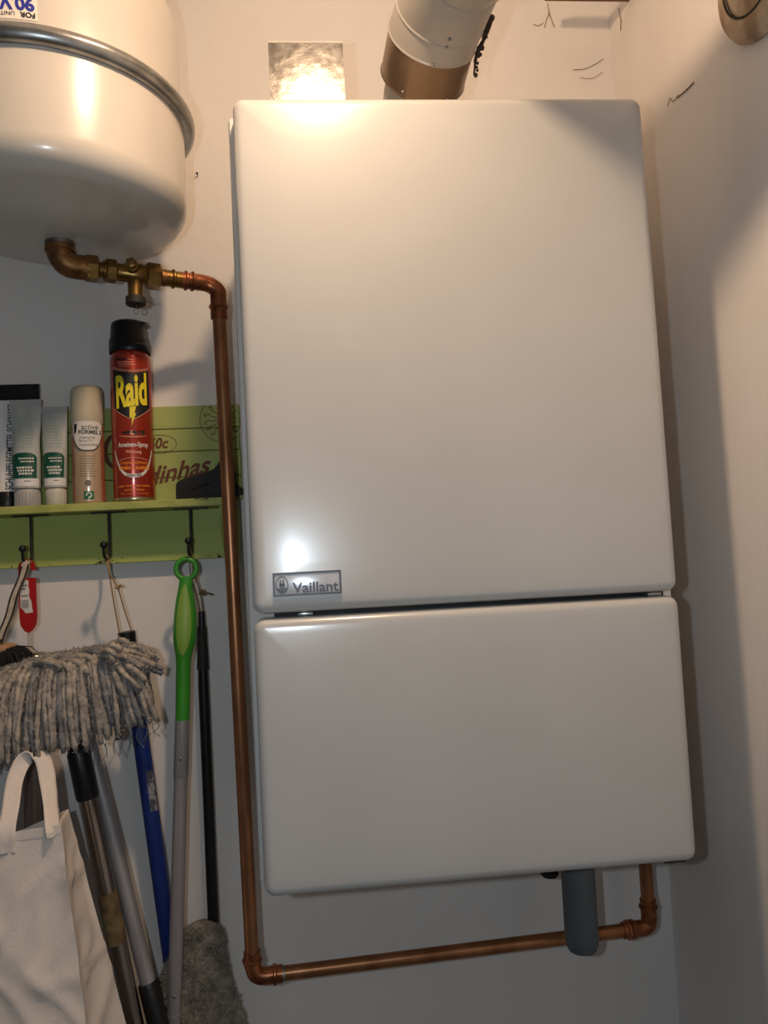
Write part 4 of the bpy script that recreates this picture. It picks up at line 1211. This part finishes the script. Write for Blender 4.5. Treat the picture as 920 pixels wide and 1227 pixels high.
# short fibres standing off the yarn
fz = BM()
for b in strands:
    vs = list(b.verts)
    for v in random.sample(vs, min(len(vs), 11000 if b is strands[0] else 6500)):
        d = Vector((random.gauss(0, 1), random.gauss(-.4, 1), random.gauss(0, 1))).normalized()
        L = random.uniform(.0018, .0046)
        e = d.cross(Vector((random.gauss(0, 1), random.gauss(0, 1), random.gauss(0, 1)))).normalized()
        p = v.co.copy()
        add_tube(fz, [p, p + d * L * .6 + e * L * .3, p + d * L * .7 + e * L], [.00055, .00050, .0003], 3, cap=False)
obj('yarn_fuzz', fz, M['yarn'], gmop, kind='stuff')
obj('strings', strands[0], M['yarn'], gmop, kind='stuff', angle=180)
obj('strings', strands[1], M['yarn_d'], gmop, kind='stuff', angle=180, label='blue-grey strings coloured darker for the shade in the crevices')
bm = BM()
for k in range(16):
    x = random.uniform(-0.215, -0.140)
    p0 = Vector((x, RY - random.uniform(.01, .04), 1.292 + 0.35 * (x + .18)))
    add_tube(bm, curve_pts([p0, p0 + Vector((random.gauss(0, .003), 0, -.010)), p0 + Vector((random.gauss(0.002, .006), 0, -.012 - random.uniform(.004, .014)))], 4), 0.0005, 4)
obj('loose_threads', bm, M['yarn_d'], gmop, kind='stuff')

# aluminium pole with black grip, upside down behind the mop
ap = thing('aluminium_pole', 'plain grey aluminium pole with a black grip at its lower end', 'pole', (-0.17, -0.085, 0.5))
A0, A1 = Vector((-0.2500, -0.0760, 1.2850)), Vector((-0.1785, -0.0840, 0.9570))
ad = (A1 - A0).normalized()
obj('pole', tube([A0, A1 + ad * 0.02], 0.0102, 22), M['alu'], ap)
obj('grip', tube([A1, A1 + ad * 0.003, A1 + ad * 0.16, A1 + ad * 0.163], [0.0112, 0.0132, 0.0132, 0.0110], 22), M['black'], ap)

# ------------------------------------------------------------------ white cloth bag
bag = thing('cloth_bag', 'white cloth carrier bag hanging by its handle at the lower left', 'bag', (-0.30, -0.18, 0.72))
# outline rings: right side leans outwards towards the bottom; the front and side panels crease
def bag_ring(z, inset=0.0):
    t_ = (1.2100 - z) / 0.45
    xfr = -0.2385 + 0.052 * t_ - inset                  # front right edge
    xbr = -0.2530 + 0.100 * t_ - inset                  # back right edge
    xl = -0.395 - 0.03 * t_ + inset
    yf = -0.218 - 0.020 * t_ + inset
    yb = -0.146 + inset
    pts = []
    nf, ns_ = 40, 14
    for k in range(nf):
        q = k / nf
        pts.append(Vector((xl + (xfr - xl) * q, yf - 0.006 * math.sin(PI * q) * min(1, t_ * 2), z)))
    for k in range(ns_):
        q = k / ns_
        fold = -0.010 * math.sin(PI * q) * min(1.0, 0.3 + t_ * 1.2)     # gusset folds inwards
        pts.append(Vector((xfr + (xbr - xfr) * q + fold, yf + (yb - yf) * q, z)))
    for k in range(nf):
        q = k / nf
        pts.append(Vector((xbr + (xl - xbr) * q, yb, z)))
    for k in range(ns_):
        q = k / ns_
        pts.append(Vector((xl, yb + (yf - yb) * q, z)))
    return pts
def top_z(x, y):
    """mouth of the bag: front hem sags to the left, back hem a little lower in depth"""
    q = (x + 0.395) / 0.155
    fr = 1.1960 + 0.0120 * q
    bk_ = 1.1770 + 0.0290 * max(0, (q - .45) / .5)
    w = (y + 0.218) / 0.072
    return fr + (bk_ - fr) * min(1, max(0, w))
def wr(p):
    """wrinkles: long diagonal folds plus small crumples, growing away from the hem"""
    g = min(1.0, max(0.0, (1.20 - p.z) / 0.06))
    a = noise.noise(Vector((p.x * 22 + p.z * 5, p.y * 6, p.z * 3.5)))
    b = 1 - abs(noise.noise(Vector((p.x * 13 - p.z * 11, p.y * 9 + 4, p.z * 9 + p.x * 6)))) * 2.2
    b2 = 1 - abs(noise.noise(Vector((p.x * 9 + p.z * 13 + 7, p.y * 9, p.z * 6 - p.x * 9)))) * 2.4
    c = noise.noise(p * 75)
    return g * (0.0060 * a + 0.0055 * max(0, b) ** 3 + 0.0045 * max(0, b2) ** 4 + 0.0006 * c)
bm = BM()
rings = []
NZ = 70
for i in range(NZ + 1):
    s = i / NZ
    ring = []
    for p in bag_ring(1.2100 - 0.48 * s):
        zt = top_z(p.x, p.y)
        z = zt + (0.73 - zt) * s
        pts = p
        q = Vector((p.x, p.y, z))
        n_dir = Vector((0, -1, 0)) if p.y < -0.2 else (Vector((1, 0.2, 0)) if p.x > -0.30 and p.y < -0.148 else Vector((0, 1, 0)))
        ring.append(bm.verts.new(q + n_dir * wr(q)))
    rings.append(ring)
n_ = len(rings[0])
for a, b in zip(rings, rings[1:]):
    for k in range(n_):
        bm.faces.new((a[k], a[(k + 1) % n_], b[(k + 1) % n_], b[k]))
bm.faces.new(rings[-1])
bmesh.ops.recalc_face_normals(bm, faces=bm.faces)
bo = obj('body', bm, M['bag'], bag, angle=70)
sm = bo.modifiers.new('thickness', 'SOLIDIFY'); sm.thickness = 0.0009
# folded hems
bm = BM()
ring = bag_ring(1.2100, -0.0006)
nf = 40
def strip(a, b, h, yoff):
    t_, l_ = [], []
    for p in ring[a:b + 1]:
        zt = top_z(p.x, p.y)
        t_.append(bm.verts.new((p.x, p.y + yoff, zt + 0.0006)))
        l_.append(bm.verts.new((p.x, p.y + yoff, zt - h)))
    for k in range(len(t_) - 1):
        bm.faces.new((t_[k], t_[k + 1], l_[k + 1], l_[k]))
strip(0, nf, 0.010, -0.0006)
strip(nf + 14, nf + 14 + 39, 0.014, -0.0014)
ho = obj('hem', bm, M['bag'], bag, smooth=False)
sm = ho.modifiers.new('thickness', 'SOLIDIFY'); sm.thickness = 0.0009
def handle(ctrl, w, twist):
    pts = curve_pts(ctrl, 8)
    bm = BM()
    n = len(pts)
    rr = []
    for i, p in enumerate(pts):
        d = (pts[min(n - 1, i + 1)] - pts[max(0, i - 1)]).normalized()
        a = twist(i / (n - 1))
        s = Vector((math.cos(a), math.sin(a), 0))
        s = (s - d * s.dot(d)).normalized()
        nn = d.cross(s)
        row = []
        for k in range(7):
            u = -1 + 2 * k / 6
            row.append(bm.verts.new(p + s * (w / 2 * u) + nn * 0.0012 * (noise.noise(Vector((u * 2, i * .25, 3))) - 0.6 * u * u)))
        rr.append(row)
    for a, b in zip(rr, rr[1:]):
        for k in range(6):
            bm.faces.new((a[k], a[k + 1], b[k + 1], b[k]))
    o = obj('handle', bm, M['bag'], bag, angle=80)
    s_ = o.modifiers.new('thickness', 'SOLIDIFY'); s_.thickness = 0.0014
handle([(-0.2985, -0.2195, 1.1800), (-0.2980, -0.2190, 1.2060), (-0.2985, -0.2050, 1.2280), (-0.3010, -0.1860, 1.2520), (-0.2960, -0.1740, 1.2720),
        (-0.2840, -0.1690, 1.2810), (-0.2720, -0.1735, 1.2740), (-0.2630, -0.1850, 1.2500), (-0.2540, -0.2020, 1.2260), (-0.2470, -0.2180, 1.2060), (-0.2455, -0.2195, 1.1960)],
       0.0190, lambda t: 0.10 + 0.55 * math.exp(-((t - .48) / .12) ** 2) + (0.95 * min(1, max(0, (t - .55) / .25))))

# ------------------------------------------------------------------ small things on the walls
bdp = obj('wooden_board', box((0.4428, -0.100, 2.3090), (0.5725, -0.0750, 2.3210), 0.001, 1), M['brown_board'], None, smooth=False, origin=(0.5725, -0.14, 2.3090))
tag(bdp, 'edge of a brown wooden board high on the right wall above the boiler', 'board')
nl = thing('wall_nail', 'tiny nail in the back wall between the tank and the boiler', 'nail', (-0.0851, 0, 2.0847))
obj('head', lathe([(0.0018, 0.008), (0.0018, 0.009), (0.0, 0.0094)], (-0.0851, 0, 2.0847), axis=(0, -1, 0), seg=12), M['iron'], nl)
obj('shank', tube([(-0.0851, 0.002, 2.0847), (-0.0851, -0.0085, 2.0847)], 0.0007, 8), M['iron'], nl)
def cobweb(label, lines, loc):
    bm = BM()
    for ctrl, r in lines:
        add_tube(bm, curve_pts(ctrl, 6), r, 5)
    o = obj('cobweb', bm, M['cobweb'], None, origin=loc)
    tag(o, label, 'cobweb')
Y_ = -0.0012
cobweb('dusty cobweb threads on the back wall right of the flue, under the board', [([(0.4735, Y_, 2.362), (0.4742, Y_, 2.345), (0.4700, Y_, 2.335), (0.4660, Y_, 2.322)], 0.00056), ([(0.4742, Y_, 2.350), (0.4780, Y_, 2.335), (0.4820, Y_, 2.322)], 0.00062), ([(0.4480, Y_, 2.3265), (0.4560, Y_, 2.3245), (0.4640, Y_, 2.3290)], 0.00050)], (0.468, 0, 2.34))
cobweb('two fine cobweb threads near the corner just above the boiler', [([(0.5080, Y_, 2.2520), (0.5250, Y_, 2.2530), (0.5420, Y_, 2.2600), (0.5580, Y_, 2.2700)], 0.00050), ([(0.5180, Y_, 2.2390), (0.5380, Y_, 2.2380), (0.5560, Y_, 2.2480)], 0.00037)], (0.53, 0, 2.25))
X_ = 0.5718
cobweb('short dark cobweb wisp hanging on the right wall beside the corner', [([(X_, -0.0405, 2.325), (X_, -0.0430, 2.312), (X_, -0.0450, 2.302), (X_, -0.0420, 2.288)], 0.00062), ([(X_, -0.0430, 2.310), (X_, -0.0462, 2.300)], 0.00062)], (0.573, -0.043, 2.30))
cobweb('dark crooked cobweb wisp on the right wall beside the boiler corner', [([(X_, -0.1720, 2.0890), (X_, -0.1800, 2.0950), (X_, -0.1880, 2.0860), (X_, -0.2040, 2.0850)], 0.00056), ([(X_, -0.2000, 2.0840), (X_, -0.2180, 2.0800), (X_, -0.2440, 2.0765)], 0.00093)], (0.573, -0.2, 2.085))
